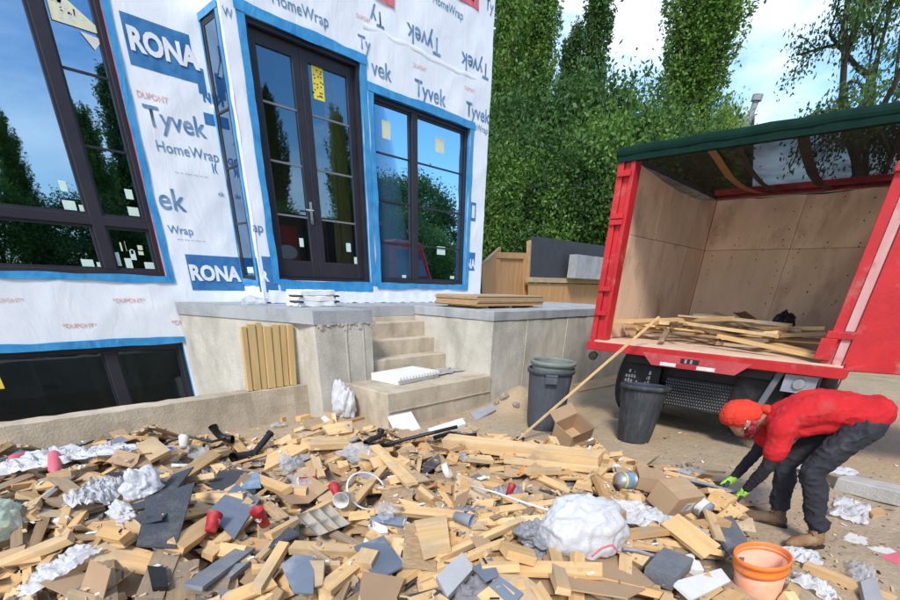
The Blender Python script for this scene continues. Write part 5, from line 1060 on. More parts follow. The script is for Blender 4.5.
thing_at('black_clog', 520, 440, [('body', MB().lathe([(0,0),(.05,0),(.055,.03),(.03,.05),(0,.05)], 12).data('body', True), 'plastic_black')], 'small flat black plastic cap on the sand near the bin', 'cap', .3, L=.1, W=.1, T=.04)
# paper cups with a maple leaf
LEAF = [(0,1),(.12,.72),(.3,.82),(.24,.45),(.45,.62),(.5,.48),(.85,.52),(.72,.3),(.82,.2),(.4,-.1),(.46,-.26),(.05,-.2),(.05,-.55),(-.05,-.55),(-.05,-.2),(-.46,-.26),(-.4,-.1),(-.82,.2),(-.72,.3),(-.85,.52),(-.5,.48),(-.45,.62),(-.24,.45),(-.3,.82),(-.12,.72)]
def cup(px, yaw, tilt, label, body='cup_red', leaf=True, lid=False, s=1.):
    prof = [(0,0),(.030,0),(.043,.12),(.045,.123),(.042,.122),(.029,.004)]; parts = [('body', MB().lathe([(r*s, z*s) for r, z in prof], 22).data('body', True), body)]
    if leaf:
        def on(x, y): z = .062+y*.028; r = .030+.013*z/.12+.0008; q = x*.028/r-1.57; return (s*r*math.cos(q), s*r*math.sin(q), s*z)
        parts.append(('maple_leaf', mesh('maple_leaf', [on(0,.2)]+[on(x,y) for x,y in LEAF], [(0,1+i,1+(i+1)%25) for i in range(25)]), 'paper'))
    if lid: parts.append(('lid', MB().lathe([(.047*s,.12*s),(.047*s,.13*s),(.040*s,.14*s),(0,.14*s)], 20).data('lid', True), 'paper'))
    return thing_at('paper_cup', *px, parts, label, 'cup', yaw, tilt, .12*s, .09*s, .08*s, .042*s)
cup((270,541), -.9, (.25,.1), 'red paper cup with white maple leaf stuck upright in the heap', s=1.0)
cup((213,539), .9, (0,1.45), 'crushed red and tan paper cup beside the thick yellow offcut')
cup((320,494), 2.4, (0,1.5), 'red cup lying on its side next to the white hoop', leaf=False, lid=True, s=1.1)
cup((338,500), 1.2, (0,1.4), 'red bottle-like cup lying below the white hoop', leaf=False, s=.9)
cup((508,497), .4, (0,1.3), 'red torn cup behind the thin white pipe', leaf=False, s=.7)
cup((345,508), 3.9, (.3,1.2), 'white paper cup tipped inside the white hoop', 'paper', False, s=1.2); cup((453,530), .2, (1.4,.0), 'grey paper cup lying mouth out between wood blocks', 'plastic_grey', False)
cup((185,457), 1.1, (0,1.4), 'pale paper cup lying beside the thin black cable', 'paper', False); cup((165,455), 2.1, (0,1.4), 'teal paper cup half buried near the low wall', 'teal', False, s=.8)
thing_at('tape_roll', 447, 480, [('roll', MB().lathe([(.04,-.025),(.075,-.025),(.075,.025),(.04,.025),(.04,-.025)], 26).data('roll', True), 'paper')], 'empty white tape roll lying on the heap', 'tape roll', .4, (1.1,.2), .14, .1, .06, .05)
# white hoop of bent conduit
hp_ = MB(); hp_.tube([(.17*math.cos(q*.25), .14*math.sin(q*.25), .03+.05*math.sin(q*.25+.5)) for q in range(24)], .007, 8); thing_at('white_hoop', 365, 506, [('hoop', hp_.data('hoop', True), 'white_plain')], 'thin white plastic hoop lying on the heap', 'hoop', .2, (.25,0), .3, .25, .05, .02)
# egg tray
et = MB().grid(lambda a, b: (.30*(a-.5), .20*(b-.5), -.045*max(0, math.sin(a*3*math.pi)*math.sin(b*2*math.pi))**.6*(1 if (int(a*2.999)+int(b*1.999)) % 2 == 0 else 1)-.045*max(0,-math.sin(a*3*math.pi)*math.sin(b*2*math.pi))**.6), 42, 30); thing_at('egg_tray', 322, 532, [('tray', et.data('tray', True), 'pulp_tray')], 'moulded grey pulp egg tray lying on the heap', 'tray', .3, (.2,-.1), .3, .2, .05, .06)
# pipes, sticks, pencils
def rod(A, B, r, m, name, label, cat, ua=.02, ub=.02):
    a, b = gp(*A)+Vector((0,0,ua)), gp(*B)+Vector((0,0,ub)); mb = MB(); d = b-a; mb.tube([a, a+d*.33+Vector((0,0,.01)), a+d*.66, b], r, 8); return tag(mb.build(name, m, smooth=True), label, cat)
rod((470,492),(556,527), .008, 'white_plain', 'white_pipe', 'thin white plastic pipe reaching under the white sack', 'pipe', .05, .10)
rod((518,476),(546,452), .012, 'orange', 'orange_stick', 'bright orange stick poking out of the heap', 'stick', .02, .12)
rod((440,470),(466,478), .010, 'orange', 'orange_stick', 'orange pencil-like stick lying by the white tape roll', 'stick', .03, .03)
rod((345,440),(400,432), .012, 'plastic_pink', 'red_stick', 'thin reddish stick at the far edge of the heap', 'stick', .02, .03)
rod((622,553),(664,563), .012, 'plastic_grey', 'grey_rod', 'bent grey rod between sack and dark brick', 'rod', .03, .03)
# long pole leaning on the truck sill
a = gp(517,440); b = Vector((5.70, 0, 0)); b = onx(659,317,5.70); mb = MB(); d = (b-a); sidev = d.cross(Vector((0,0,1))).normalized()*.014; upv = sidev.cross(d).normalized()*.010
mb.add([a+s*sidev+t*upv for s, t in ((-1,-1),(1,-1),(1,1),(-1,1))]+[b+s*sidev+t*upv for s, t in ((-1,-1),(1,-1),(1,1),(-1,1))], [(0,1,2,3),(7,6,5,4)]+[(i,4+i,4+(i+1)%4,(i+1)%4) for i in range(4)])
tag(mb.build('leaning_batten', 'lumber'), 'long thin batten leaning from the sand onto the truck sill', 'batten')
# cardboard box, open, beside the bins
def carton(name, px, py, L, W, Hh, yaw, label, tilt=(0,0), flaps=True, mark=False, up=0.):
    t = .005; b = MB(); b.box(-L/2, L/2, -W/2, W/2, 0, t)
    for s in (-1, 1): b.box(-L/2, L/2, s*W/2-t/2, s*W/2+t/2, 0, Hh); b.box(s*L/2-t/2, s*L/2+t/2, -W/2, W/2, 0, Hh-.001)
    parts = [('box', b.data('box'), 'cardboard')]
    if flaps:
        for s, q in ((-1, .9), (1, .5)):
            w_ = W*.48; c, sn = math.cos(q), math.sin(q); y0 = s*W/2; f = MB().add([(-L/2,y0,Hh),(L/2,y0,Hh),(L/2,y0+s*w_*c,Hh+w_*sn),(-L/2,y0+s*w_*c,Hh+w_*sn)]+[(-L/2,y0,Hh+t),(L/2,y0,Hh+t),(L/2,y0+s*w_*c,Hh+w_*sn+t),(-L/2,y0+s*w_*c,Hh+w_*sn+t)], [(0,1,2,3),(7,6,5,4)]+[(i,4+i,4+(i+1)%4,(i+1)%4) for i in range(4)]); parts.append(('flap', f.data('flap'), 'cardboard'))
        f = MB().add([(L/2,-W/2,Hh),(L/2,W/2,Hh),(L/2+W*.3,W/2,Hh-W*.25),(L/2+W*.3,-W/2,Hh-W*.25)]+[(L/2,-W/2,Hh+t),(L/2,W/2,Hh+t),(L/2+W*.3,W/2,Hh-W*.25+t),(L/2+W*.3,-W/2,Hh-W*.25+t)], [(0,1,2,3),(7,6,5,4)]+[(i,4+i,4+(i+1)%4,(i+1)%4) for i in range(4)]); parts.append(('flap', f.data('flap'), 'cardboard'))
    else: parts.append(('lid', MB().box(-L/2-.002, L/2+.002, -W/2-.002, W/2+.002, Hh, Hh+t).data('lid'), 'cardboard')); parts.append(('tape', MB().box(-L/2-.003, L/2+.003, -.025, .025, Hh+t, Hh+t+.001).data('tape'), 'cardboard_tape'))
    if mark:
        parts.append(('label', MB().box(-L*.05, L*.3, -W/2-t/2-.001, -W/2-t/2, Hh*.25, Hh*.7).data('label'), 'paper')); mk = MB()
        for k in range(4): mk.box(L*(-.02), L*(.12+.1*random.random()), -W/2-t/2-.0018, -W/2-t/2-.001, Hh*(.3+.09*k), Hh*(.335+.09*k))
        parts.append(('print', mk.data('print'), 'paper_print'))
    return thing_at(name, px, py, parts, label, 'box', yaw, tilt, L, W, Hh*.6, up)
carton('cardboard_box', 570, 443, .34, .30, .22, -.2, 'open cardboard box with raised flaps below the grey bin', (.35,-.25), True, up=.05)
carton('cardboard_box', 668, 508, .26, .2, .17, YAW-1.57+.35, 'closed cardboard box with a printed label beside the worker\'s hands', (.1,.12), False, True)
carton('cardboard_box', 645, 494, .24, .2, .10, .5, 'flat brown carton behind the labelled cardboard box', (.05,.1), False)
carton('cardboard_box', 606, 530, .20, .15, .12, -.3, 'small pale carton behind the white sack', (.1,-.2), False)
# torn tub with printed label, and a blue paint can
def tub(name, px, r, hh, label, m1, m2, yaw, tilt, cat):
    return thing_at(name, *px, [('body', MB().lathe([(0,0),(r*.92,0),(r,hh),(r*1.06,hh),(r*1.06,hh*.93),(r*1.01,hh*.92)], 26).data('body', True), m1), ('label', MB().lathe([(r*.945,hh*.2),(r*.995,hh*.8)], 26).data('label', True), m2)], label, cat, yaw, tilt, r*2, r*2, r*1.6, r*.8)
tb = tub('plastic_tub', (704,525), .065, .11, 'torn grey plastic tub with a printed paper label', 'plastic_grey', 'paper', 2.5, (1.25,.4), 'tub')
mk = MB()
for r_ in range(5):
    for q in range(7):
        if random.random() < .8: an = -1.2+q*.16; z = .11*(.3+.09*r_); rr = .0652; mk.add([(rr*math.cos(an+i), rr*math.sin(an+i), z+j) for i, j in ((0,0),(.1,0),(.1,.007),(0,.007))], [(0,1,2,3)])
link('print', mk.data('print'), 'paper_print', tb)
pc = tub('paint_can', (612,500), .07, .13, 'blue labelled paint can lying on its side behind the sack', 'silver', 'label_blue', -.5, (0,1.35), 'can')
link('yellow_label', MB().lathe([(.0685,.03),(.069,.045)], 26).data('yellow_label', True), 'sticker_yellow', pc)
thing_at('pink_sponge', 627, 478, [('sponge', blob_me(.14,.09,.07,2.2,3,.25,'sponge'), 'plastic_pink')], 'small pink sponge beside the flat carton', 'sponge', .5, L=.1, W=.08, T=.05)
thing_at('orange_sponge', 638, 476, [('sponge', blob_me(.11,.1,.07,5.2,3,.15,'sponge'), 'orange')], 'small orange sponge beside the pink sponge', 'sponge', .5, L=.1, W=.08, T=.05)
plank((664,536),(708,566), .14, .03, 'lumber', 'lumber_board', 'wide pale board sloping above the white tile')
slab(((646,566),(664,548),(694,560),(676,578)), .085, 'brick_grey', 'grey_brick', 'dark grey brick beside the white tile', 'brick')
slab(((668,590),(722,563),(733,574),(690,604)), .018, 'white_plain', 'white_tile', 'clean white tile lying flat beside the orange bucket', 'tile')
# orange bucket
bp_ = gp(758, 589); bk = empty('orange_bucket', 'dusty orange plastic bucket standing in front of the worker', 'bucket', (bp_.x, bp_.y, .08)); bk.scale = (.90, .90, 1.0); bk.rotation_mode = 'QUATERNION'; bk.rotation_quaternion = Matrix.Rotation(.20, 3, Vector((-.72, -.69, 0)).normalized()).to_quaternion()
link('body', MB().lathe([(0,0),(.122,0),(.126,.01),(.143,.26),(.140,.26),(.118,.015),(0,.012)], 40).data('body', True), 'bucket_dusty', bk)
link('rim', MB().lathe([(.142,.20),(.149,.20),(.149,.225),(.146,.228),(.146,.26),(.155,.262),(.155,.285),(.147,.29),(.143,.285),(.139,.25),(.135,.2)], 40).data('rim', True), 'bucket_orange', bk)
bl = MB(); bl.tube([(.15*math.cos(q), .15*math.sin(q)*1.0, .245-.10*math.sin((q-.4)/2.4*math.pi)) for q in np.linspace(.4, 2.8, 18)], .003, 6); link('handle', bl.data('handle', True), 'silver', bk)
# ------------------------------------------------------------------ bins
def bin_parts(prof, m, inside, root, lugs=True):
    top = prof[-1]; link('body', MB().lathe(prof, 40).data('body', True), m, root)
    link('liner', MB().lathe([(prof[0][0]-.006, .012)]+[(r-.006, z) for r, z in prof[1:]][:-1]+[(top[0]-.006, top[1]-.002)], 40).lathe([(0,.012),(prof[0][0]-.006,.012)], 40).data('liner', True), inside, root)
    link('rim', MB().lathe([(top[0]-.008,top[1]-.004),(top[0]-.004,top[1]+.012),(top[0]+.016,top[1]+.012),(top[0]+.022,top[1]),(top[0]+.020,top[1]-.03),(top[0]+.004,top[1]-.03)], 40).data('rim', True), m, root)
    if lugs:
        for s in (0, math.pi): 
            h = MB().box(top[0]-.01, top[0]+.055, -.07, .07, top[1]-.045, top[1]-.02); h.box(top[0]+.035, top[0]+.056, -.07, .07, top[1]-.11, top[1]-.045); o = link('handle', h.data('handle'), m, root, Matrix.Rotation(s, 4, 'Z')); bevel(o, .008, 2)
bpos = gp(544, 427)
gbin = empty('round_bin', 'dark blue grey round bin with a sage green bin nested in it', 'bin', bpos); gbin.rotation_euler = (0, 0, .6); gbin.scale = (1.05, 1.05, 1.20)
bin_parts([(.205,0),(.222,.08),(.226,.1),(.262,.62)], 'bin_grey', 'bin_inside', gbin)
gb2 = empty('round_bin', 'sage green round bin standing inside the blue grey bin', 'bin', bpos+Vector((.005,.01,.15))); gb2.rotation_euler = (.02, -.02, 1.3); gb2.scale = (1.05, 1.05, 1.14)
bin_parts([(.185,0),(.205,.08),(.21,.1),(.248,.60)], 'bin_sage', 'bin_sage', gb2, False)
bpos = gp(633, 440); bbin = empty('round_bin', 'black tapered bin standing alone in front of the truck', 'bin', bpos); bbin.rotation_euler = (.05, .06, 1.0); bbin.scale = (1.08, 1.08, 1.08)
bin_parts([(.17,0),(.185,.08),(.188,.1),(.245,.60)], 'bin_black', 'bin_inside', bbin, False)
# ------------------------------------------------------------------ on and around the porch
# studs standing on the low wall
LB = ['leftmost','second','third','fourth','fifth','sixth','seventh']
edge = [247.5,253.5,262.5,269,277,285,291.5,298]; tops = [326,323.5,322,325.5,324,324,324]
for k in range(7):
    f0 = ony(edge[k]+.3, 389-k*.4, 5.54); f1 = ony(edge[k+1]-.3, 389-k*.4, 5.54); x0 = f0.x+.001; x1 = f1.x-.001; ztop = ony((edge[k]+edge[k+1])/2-6, tops[k], 5.56).z; yo = .012*(k % 3)
    o = MB().box(x0, x1, 5.55+yo, 5.60+yo, .437, ztop).build('stud_offcut', 'stud_wood'); bevel(o, .004, 1)
    o.matrix_world = Matrix.Translation((x0, 5.57, .437)) @ Matrix.Rotation(.075, 4, 'Y') @ Matrix.Translation((-x0, -5.57, -.437)); tag(o, 'upright pale stud on the low wall, ' + ('end one nearest the house' if k == 0 else 'end one nearest the stairs' if k == 6 else f'{LB[k]} of seven from the house end'), 'stud')
# ridged white foam panel on the landing block
fp = empty('foam_sheet', 'white foam sheet with notched edges lying on the landing block', 'foam panel', (4.32, 4.92, .455)); fp.rotation_euler = (0, 0, .10)
fm = MB(); fm.box(-.42, .42, -.24, .26, 0, .095); link('panel', fm.data('panel'), 'foam_white', fp)
for k in range(14): link('notch_block', MB().box(-.42+k*.06, -.385+k*.06, -.275, -.2405, .055, .0945).data('notch_block'), 'foam_white', fp)
p = onz(478, 375, .45); o = link('wet_cloth', crumple_me(.7, .35, .05, 18, 4.1, 'wet_cloth', 3), 'grey_light'); o.location = (5.08, 4.98, .462); o.rotation_euler = (0, 0, .1); tag(o, 'limp grey cloth lying on the landing block', 'cloth')
# white bundle with black straps
bd = empty('white_bundle', 'white wrapped bundle with black straps on the porch by the door', 'bundle', (3.72, 6.2, ZT))
wdt = .62
for k, z in enumerate((0, .068, .136)): link('layer', rough_box(-.29+.01*k, .29-.008*k, -.18, .18, z, z+.066, .05, .012, 50+k), 'foam_white', bd)
for z in (.06, .13): 
    for s in (-1, 1): link('strap', MB().tube([(s*.24,-.19,z),(s*.30,-.19,z+.004),(s*.35,-.15,z),(s*.36,-.06,z+.003)], .012, 8).data('strap', True), 'plastic_black', bd)
o = link('white_bag', blob_me(.42, .2, .12, 1.9, 4, .45, 'white_bag'), 'bag_clear'); o.location = (3.15, 6.75, ZT-.005); o.rotation_euler = (0,0,.1); tag(o, 'clear crumpled plastic against the wrap below the blue print', 'bag')
# stack of plywood on the deck
st_ = empty('plywood_stack', 'stack of brown plywood sheets on the porch deck', 'plywood stack', (6.65, 5.35, ZT)); st_.rotation_euler = (0, 0, -.02)
for s in (-.6, 0, .6): link('bearer', MB().box(s-.03, s+.03, -.42, .42, 0, .035).data('bearer'), 'lumber', st_)
for k in range(9): j1, j2 = random.uniform(-.02,.02), random.uniform(-.015,.015); link('plywood_sheet', MB().box(-.88+j1, .88+j1, -.46+j2, .46+j2, .036+k*.0165, .0515+k*.0165).data('plywood_sheet'), 'osb' if k in (2,5) else 'cedar' if k % 2 else 'plywood', st_)
# loose pieces at the foot of the block
def lean(name, base_px, W, Hh, T, m, tilt, label, cat, yaw=0.):
    p = gp(*base_px); o = link(name, plank_me(W, T, Hh, 0, .006, name), m); o.matrix_world = Matrix.Translation(p) @ Matrix.Rotation(yaw, 4, 'Z') @ Matrix.Rotation(-tilt, 4, 'X') @ Matrix.Translation((0, 0, Hh/2-.02)); return tag(o, label, cat)
lean('white_board', (408,431), .36, .26, .03, 'foam_white', .75, 'white board leaning at the foot of the landing block', 'board', -.05)
slab(((428,428),(462,417),(466,422),(432,434)), .05, 'foam_white', 'foam_bar', 'white foam bar lying along the landing block', 'foam'); slab(((470,412),(492,406),(496,411),(476,418)), .02, 'grey_light', 'paper_scrap', 'pale curled paper by the sand heap', 'paper')
slab(((443,440),(470,424),(480,428),(458,444)), .015, 'plywood', 'plywood_scrap', 'dusty plywood strip on the sand beside the white foam bar', 'plywood')
lean('white_strip', (340,430), .10, .28, .02, 'foam_white', 1.0, 'white strip leaning at the far edge of the heap', 'board', .5)
slab(((300,443),(345,436),(350,443),(310,450)), .05, 'lumber', 'lumber_block', 'yellow board end at the far edge of the heap by the landing block', 'wood block')
slab(((276,455),(306,437),(326,445),(300,464)), .035, 'lumber', 'lumber_board', 'broad yellow board behind the clear film ball', 'board')
slab(((138,453),(158,448),(172,455),(150,462)), .03, 'plywood', 'plywood_scrap', 'tan plywood piece below the water bottle', 'plywood')
# loose stones by the sand heap
for k, (x, y, s) in enumerate(((505,398,.16),(497,404,.10),(516,404,.12),(510,392,.10))):
    p = gp(x, y); lay('rubble_stone', blob_me(s, s*.8, s*.6, k*5.5, 3, .3, 'rubble_stone'), 'stone', p.x, p.y, k, s*.6, s*.5, s*.3, 'rough rubble stone on the sand heap at the porch corner', 'stone', 'rubble stones at the porch corner', base=True)
# ------------------------------------------------------------------ boards in the truck box
rb2 = random.Random(21); hz = {}
def bed_board(xc, yc, yaw, L, W, T, z, tilt, m, label, cat='board', group=None, roll=0.):
    o = link('bed_board', plank_me(L, W, T, rb2.choice((0,0,.5)), .004, 'bed_board'), m); o.matrix_world = Matrix.Translation((xc, yc, z)) @ Matrix.Rotation(yaw, 4, 'Z') @ Matrix.Rotation(-tilt, 4, 'Y') @ Matrix.Rotation(roll, 4, 'X'); return tag(o, label, cat, group)
for k in range(34):
    L = rb2.uniform(.5, 1.3); yaw = rb2.gauss(1.3, .75); x = rb2.uniform(6.25, 7.9); y = min(max(rb2.gauss(1.75, .55), .6+.5*L*abs(math.sin(yaw))), 2.85-.5*L*abs(math.sin(yaw))); T = rb2.choice((.02,.038)); z = TZ0+.03+.0065*k*math.exp(-((x-7)/.8)**2)
    bed_board(x, y, yaw, L, rb2.choice((.06,.09,.14)), T, z+abs(.5*L*.1), rb2.uniform(-.15,.15), rb2.choice(('lumber','lumber','lumber_old','plywood')), 'loose wood board lying in the truck box', 'board', 'boards in the truck box', rb2.uniform(-.2,.2))
bed_board(6.05, 1.05, 1.25, 1.2, .06, .04, TZ0+.09, .08, 'lumber', 'long bright stick lying across the truck box near its sill')
o = link('cardboard_piece', fold_me(.5, .3, .006, 'cardboard_piece'), 'cardboard'); o.matrix_world = Matrix.Translation((8.3, 1.85, 1.32)) @ Matrix.Rotation(.5, 4, 'Z') @ Matrix.Rotation(.5, 4, 'X'); tag(o, 'bent cardboard piece on the boards in the truck box', 'cardboard')
bbm = blob_me(.34, .26, .22, 4.7, 4, .4, 'black_jacket', (.1,.1,1.2)); o = link('black_jacket', bbm, 'plastic_black'); o.location = (8.05, 1.32, 1.22); tag(o, 'crumpled black cloth heaped on the boards in the truck box', 'cloth')
# ------------------------------------------------------------------ worker
PF = Vector((-.2, .98, 0)).normalized(); PN = Vector((-PF.y, PF.x, 0)); PO = Vector(onz(806, 541, .04))-PN*.1; PO.z = 0.
PMW = Matrix(((PF.x, PN.x, 0, PO.x), (PF.y, PN.y, 0, PO.y), (0, 0, 1, .0), (0, 0, 0, 1)))
worker = empty('person', 'worker in red shirt, cap and jeans bending down to the heap', 'person'); worker.matrix_world = PMW
def organic(name, chains, vox, m, smooth=3, folds=0., ffreq=14., parent=worker, seed=0., squash=None, cutz=None):
    """chains of (point, radius) grown into one continuous skin"""
    bm = bmesh.new()
    for ch in chains:
        for i in range(len(ch)):
            p, r = Vector(ch[i][0]), ch[i][1]
            if i+1 < len(ch):
                q, r2 = Vector(ch[i+1][0]), ch[i+1][1]; k = max(1, int((q-p).length/(min(r, r2)*.35)))
            else: q, r2, k = p, r, 1
            for t in range(k):
                f = t/k; bmesh.ops.create_icosphere(bm, subdivisions=2, radius=r+(r2-r)*f, matrix=Matrix.Translation(p.lerp(q, f)))
    me = bpy.data.meshes.new('tmp'); bm.to_mesh(me); bm.free(); o = bpy.data.objects.new('tmp', me); COL.objects.link(o)
    md = o.modifiers.new('r', 'REMESH'); md.mode = 'VOXEL'; md.voxel_size = vox; ms = o.modifiers.new('s', 'SMOOTH'); ms.factor = .5; ms.iterations = smooth
    dg = bpy.context.evaluated_depsgraph_get(); dg.update(); me2 = bpy.data.meshes.new_from_object(o.evaluated_get(dg)); bpy.data.objects.remove(o); bpy.data.meshes.remove(me)
    if folds:
        nn = [v.normal.copy() for v in me2.vertices]
        for v, n in zip(me2.vertices, nn):
            p = v.co; q = Vector((p.x*ffreq*.7+p.z*ffreq*.5, p.y*ffreq*.8, p.z*ffreq-p.x*ffreq*.4))+Vector((seed,)*3)
            r1 = max(0, 1-abs(mnoise.noise(q))*2.6); r2 = max(0, 1-abs(mnoise.noise(q*2.1+Vector((4,1,7))))*2.6); v.co += n*folds*(1.3*r1*r1+.6*r2*r2-.5)
    me2.name = name; me2.shade_smooth(); return link(name, me2, m, parent)
# joints: x forward, y to the worker's left (towards the camera), z up
hipN, kneeN, ankN = (-.02,.10,.93), (.14,.12,.56), (-.03,.12,.12); hipF, kneeF, ankF = (-.02,-.09,.93), (.28,-.13,.53), (.20,-.14,.12)
shN, elN, wrN = (.40,.175,.85), (.405,.205,.56), (.485,.15,.33); shF, elF, wrF = (.43,-.17,.83), (.47,-.2,.55), (.575,-.1,.32)
arm = lambda a, b, c, r: [(a, r*1.25), (Vector(a).lerp(Vector(b), .5), r*1.08), (b, r*.92), (Vector(b).lerp(Vector(c), .35), r*.9), (c, r*.62)]
leg = lambda a, b, c, r: [(a, r*1.15), (Vector(a).lerp(Vector(b), .45), r), (b, r*.74), (Vector(b).lerp(Vector(c), .3)+Vector((-.02,0,0)), r*.73), (c, r*.52)]
torso = [[((-.03,s*.075,.96), .105), ((.10,s*.07,.985), .098), ((.24,s*.085,.975), .105), ((.37,s*.10,.90), .10), ((.43,s*.07,.875), .075)] for s in (-1, 1)]
neck = [((.43,0,.885), .075), ((.52,0,.855), .056), ((.58,0,.835), .058)]
head = [((.60,0,.83), .085), ((.655,0,.84), .096), ((.685,0,.84), .088)]; face = [((.645,0,.80), .082), ((.625,0,.755), .062), ((.60,0,.735), .045)]
nose = [((.675,0,.748), .014), ((.655,0,.728), .017), ((.645,0,.727), .014)]; ears = [[((.605,s*.094,.80), .02), ((.60,s*.098,.825), .016)] for s in (-1, 1)]
def hand(wr_, d, up_, side, spread=.018, curl=.9, s=1.0):
    """palm and five bent fingers; d points along the palm, up_ out of its back, side to the thumb"""
    w_ = Vector(wr_); d = Vector(d).normalized(); up_ = Vector(up_); up_ = (up_-d*up_.dot(d)).normalized(); sd_ = d.cross(up_).normalized()*side; C_ = []
    C_.append([(w_, .026*s), (w_+d*.04*s, .030*s), (w_+d*.075*s, .026*s)]); C_.append([(w_+d*.03*s+sd_*.02*s, .02*s), (w_+d*.082*s+sd_*.026*s, .014*s)]); C_.append([(w_+d*.03*s-sd_*.02*s, .02*s), (w_+d*.078*s-sd_*.028*s, .014*s)])
    for k, (o, L) in enumerate(((.034,.072),(.012,.082),(-.011,.076),(-.033,.060))):
        b = w_+d*(.085-.004*abs(k-1))*s+sd_*o*s; q1 = b+(d*math.cos(.35*curl)-up_*math.sin(.35*curl))*L*.45*s+sd_*o*.12*s; q2 = q1+(d*math.cos(1.1*curl)-up_*math.sin(1.1*curl))*L*.33*s; q3 = q2+(d*math.cos(1.9*curl)-up_*math.sin(1.9*curl))*L*.28*s
        C_.append([(b, .0105*s), (q1, .0098*s), (q2, .009*s), (q3, .008*s)])
    t0 = w_+d*.028*s+sd_*.03*s; t1 = t0+(d*.6+sd_*.7-up_*.35).normalized()*.036*s; t2 = t1+(d*.85+sd_*.1-up_*.55).normalized()*.034*s; C_.append([(t0, .015*s), (t1, .012*s), (t2, .0095*s)])
    return C_
hN = hand(wrN, (.35,-.25,-.9), (.75,.3,.4), 1); hF = hand(wrF, (.62,.1,-.75), (.6,-.2,.7), -1)
shrink = lambda ch, k: [[(p, r*k) for p, r in c] for c in ch]
organic('body', shrink(torso+[arm(shN,elN,wrN,.046), arm(shF,elF,wrF,.046), leg(hipN,kneeN,ankN,.085), leg(hipF,kneeF,ankF,.085)], .82)+[neck, head, face, nose]+ears+shrink(hN+hF, .82)+[[(ankN,.035),((-.04,.12,.05),.035),((.05,.15,.04),.03)],[(ankF,.035),((.18,-.14,.05),.035),((.29,-.13,.04),.03)]], .009, 'skin', 3)
for s in (-1, 1): 
    e = MB().lathe([(0,-.009),(.006,-.007),(.009,0),(.006,.007),(0,.009)], 10).data('eye', True); link('eye', e, 'hair', worker, Matrix.Translation((.692,s*.032,.768)))
slv = lambda a, b, f: [(a, .088), (Vector(a).lerp(Vector(b), f*.5)+Vector((-.01,0,0)), .082), (Vector(a).lerp(Vector(b), f)+Vector((-.012,0,0)), .078)]
shirt = shrink(torso, 1.10)+[[((.12,0,.975),.115),((.30,0,.955),.125),((.42,0,.89),.105)], [((-.055,.055,.985),.108),((-.055,-.055,.985),.108)], [((.0,.06,.97),.112),((.0,-.06,.97),.112)], slv(shN, elN, .62), slv(shF, elF, .6), [((.10,.06,.90),.07),((.25,.08,.86),.07),((.36,.10,.80),.065)], [((.10,-.06,.90),.07),((.25,-.08,.86),.07)]]
so_ = organic('shirt', shirt, .008, 'shirt_red', 8, .006, 6.0, seed=2.)
organic('collar', [[((.455+.02*math.cos(q),.082*math.cos(q*1.0),.865+.082*math.sin(q)), .017) for q in np.linspace(0, 6.283, 17)]], .007, 'shirt_red', 2)
for a, b, c in ((shN, elN, wrN), (shF, elF, wrF)): organic('long_sleeve', [[(p, r*1.10) for p, r in arm(a, b, c, .046)]], .008, 'sleeve_black', 3, .004, 22., seed=4.)
for i, (h_, k_, a_) in enumerate(((hipN, kneeN, ankN), (hipF, kneeF, ankF))): pass
jn = [[((-.045,.065,.905), .106), ((.03,.06,.91), .095)], [((-.045,-.065,.905), .106), ((.03,-.06,.91), .095)]]
for (h_, k_, a_) in ((hipN, kneeN, ankN), (hipF, kneeF, ankF)): h_, k_, a_ = Vector(h_), Vector(k_), Vector(a_); jn.append([(h_+Vector((-.01,0,-.03)), .104), (h_.lerp(k_, .45), .094), (k_, .077), (k_.lerp(a_, .35)+Vector((-.015,0,0)), .075), (k_.lerp(a_, .75), .064), (a_+Vector((0,0,.07)), .064)])
organic('jeans', jn, .008, 'jeans', 4, .008, 12., seed=7.)
def boot(a_, dirv, m, nm):
    a_ = Vector(a_); d = Vector(dirv).normalized(); sd_ = Vector((-d.y, d.x, 0)); z = lambda h: Vector((0,0,h-a_.z))
    b = organic('boot', [[(a_+Vector((0,0,.06)), .050), (a_+Vector((0,0,.03)), .051), (a_+z(.075)-d*.02, .052), (a_+z(.062)-d*.045, .042)], [(a_+z(.075), .050), (a_+z(.065)+d*.08, .046), (a_+z(.055)+d*.15, .042), (a_+z(.052)+d*.175, .036)], [(a_+z(.055)+d*.14+sd_*.012, .04), (a_+z(.055)+d*.14-sd_*.012, .04)]], .007, m, 2, .003, 30.)
    pts_ = [(-.095,.030),(-.085,-.036),(-.02,-.040),(.06,-.040),(.13,-.045),(.18,-.034),(.20,0),(.18,.034),(.13,.045),(.06,.040),(-.02,.040),(-.085,.036)]
    P = [(a_+d*u+sd_*v) for u, v in pts_]; link('sole', MB().prism([(p.x, p.y) for p in P], .0, .032).data('sole'), 'sole', b)
    lc = MB()
    for k in range(5): c = a_+z(.105-.004*k+(.03 if k == 0 else 0))+d*(.045+.018*k); lc.tube([c+sd_*.035-Vector((0,0,.01)), c+Vector((0,0,.006)), c-sd_*.035-Vector((0,0,.01))], .004, 5)
    link('lace', lc.data('lace', True), 'strap_tan', b); return b
boot(ankN, (.75,.65,0), 'boot', 'near'); boot(ankF, (1,.12,0), 'boot_dark', 'far')
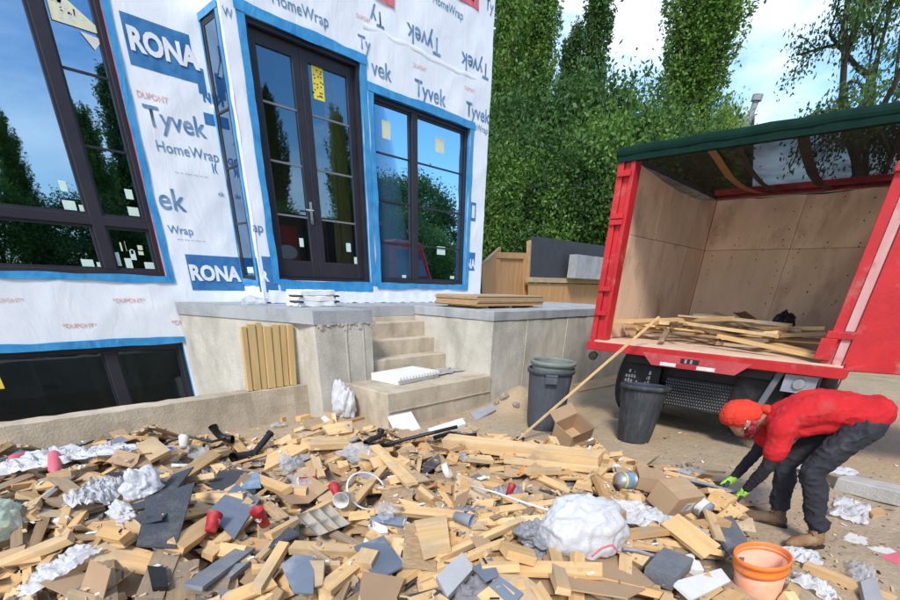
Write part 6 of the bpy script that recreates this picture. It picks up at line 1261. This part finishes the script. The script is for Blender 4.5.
# headwear: snug cap, tied at the back, and a patterned bandana
cp = organic('cap', [[((.60,0,.865), .088), ((.655,0,.868), .101), ((.70,0,.862), .098), ((.725,0,.84), .078)], [((.66,.03,.85),.09),((.70,.02,.845),.085)], [((.66,-.03,.85),.09),((.70,-.02,.845),.085)]], .008, 'cap_red', 3, .003, 25.)
organic('cap_knot', [[((.545,.02,.905), .028), ((.525,.03,.925), .03), ((.50,.05,.905), .02)], [((.53,.0,.915), .026), ((.505,-.03,.925), .018)]], .006, 'cap_red', 2, .004, 40., cp)
organic('bandana', [[((.575,s*.07*math.cos(q),.80+.06*math.sin(q)), .032) for q in np.linspace(-2.4, .6, 9)] for s in (-1, 1)]+[[((.57,.0,.735), .045), ((.60,.0,.728), .04)]], .008, 'bandana', 2, .006, 30.)
organic('ear_loop', [[((.612,.098,.78), .006), ((.60,.104,.81), .006), ((.612,.098,.835), .006)]], .003, 'white_plain', 1)
for hh, sd_ in ((hN, 'near'), (hF, 'far')):
    g = organic('glove', hh, .0045, 'glove_grey', 2)
    w_ = hh[0][0][0]; d_ = (hh[0][1][0]-w_).normalized(); organic('cuff', [[(w_-d_*.012, .034), (w_+d_*.022, .033)]], .005, 'glove_green', 2, 0., 1., g)
    organic('glove_patch', [[(hh[0][1][0]+d_*.01+Vector((.0,.012,.012)), .026), (hh[0][2][0]+Vector((0,.008,.01)), .024)]], .005, 'glove_green', 2, 0., 1., g)
# white print on the back of the shirt
dg = bpy.context.evaluated_depsgraph_get(); dg.update()
mi = so_.matrix_world.inverted(); Vp = []; ok_all = True
for j in range(5):
    for i in range(9):
        x = 783+i*1.9; y = 397.5+j*2.2-.35*i; ok, loc, nor, _ = so_.ray_cast(mi @ Vector(CE), (mi.to_3x3() @ Vector(ray(x, y))).normalized()); ok_all &= ok; Vp.append(loc+nor*.002 if ok else Vector())
if ok_all: link('shirt_print', mesh('shirt_print', Vp, [(j*9+i, j*9+i+1, (j+1)*9+i+1, (j+1)*9+i) for j in range(4) for i in range(8) if (i-3.5)**2/17+(j-1.5)**2/4.2 < 1.01], True), 'white_plain', so_)
# what the worker is lifting
g1 = PMW @ Vector((.60, -.02, .255)); o = link('dark_panel', plank_me(.42, .16, .018, .2, .003, 'dark_panel'), 'slate_blue'); o.matrix_world = Matrix.Translation(g1+PF*.14) @ Matrix.Rotation(math.atan2(PF.y, PF.x)+.15, 4, 'Z') @ Matrix.Rotation(-.12, 4, 'Y') @ Matrix.Rotation(.5, 4, 'X'); tag(o, 'dark slate panel held in the worker\'s gloved hands', 'panel')
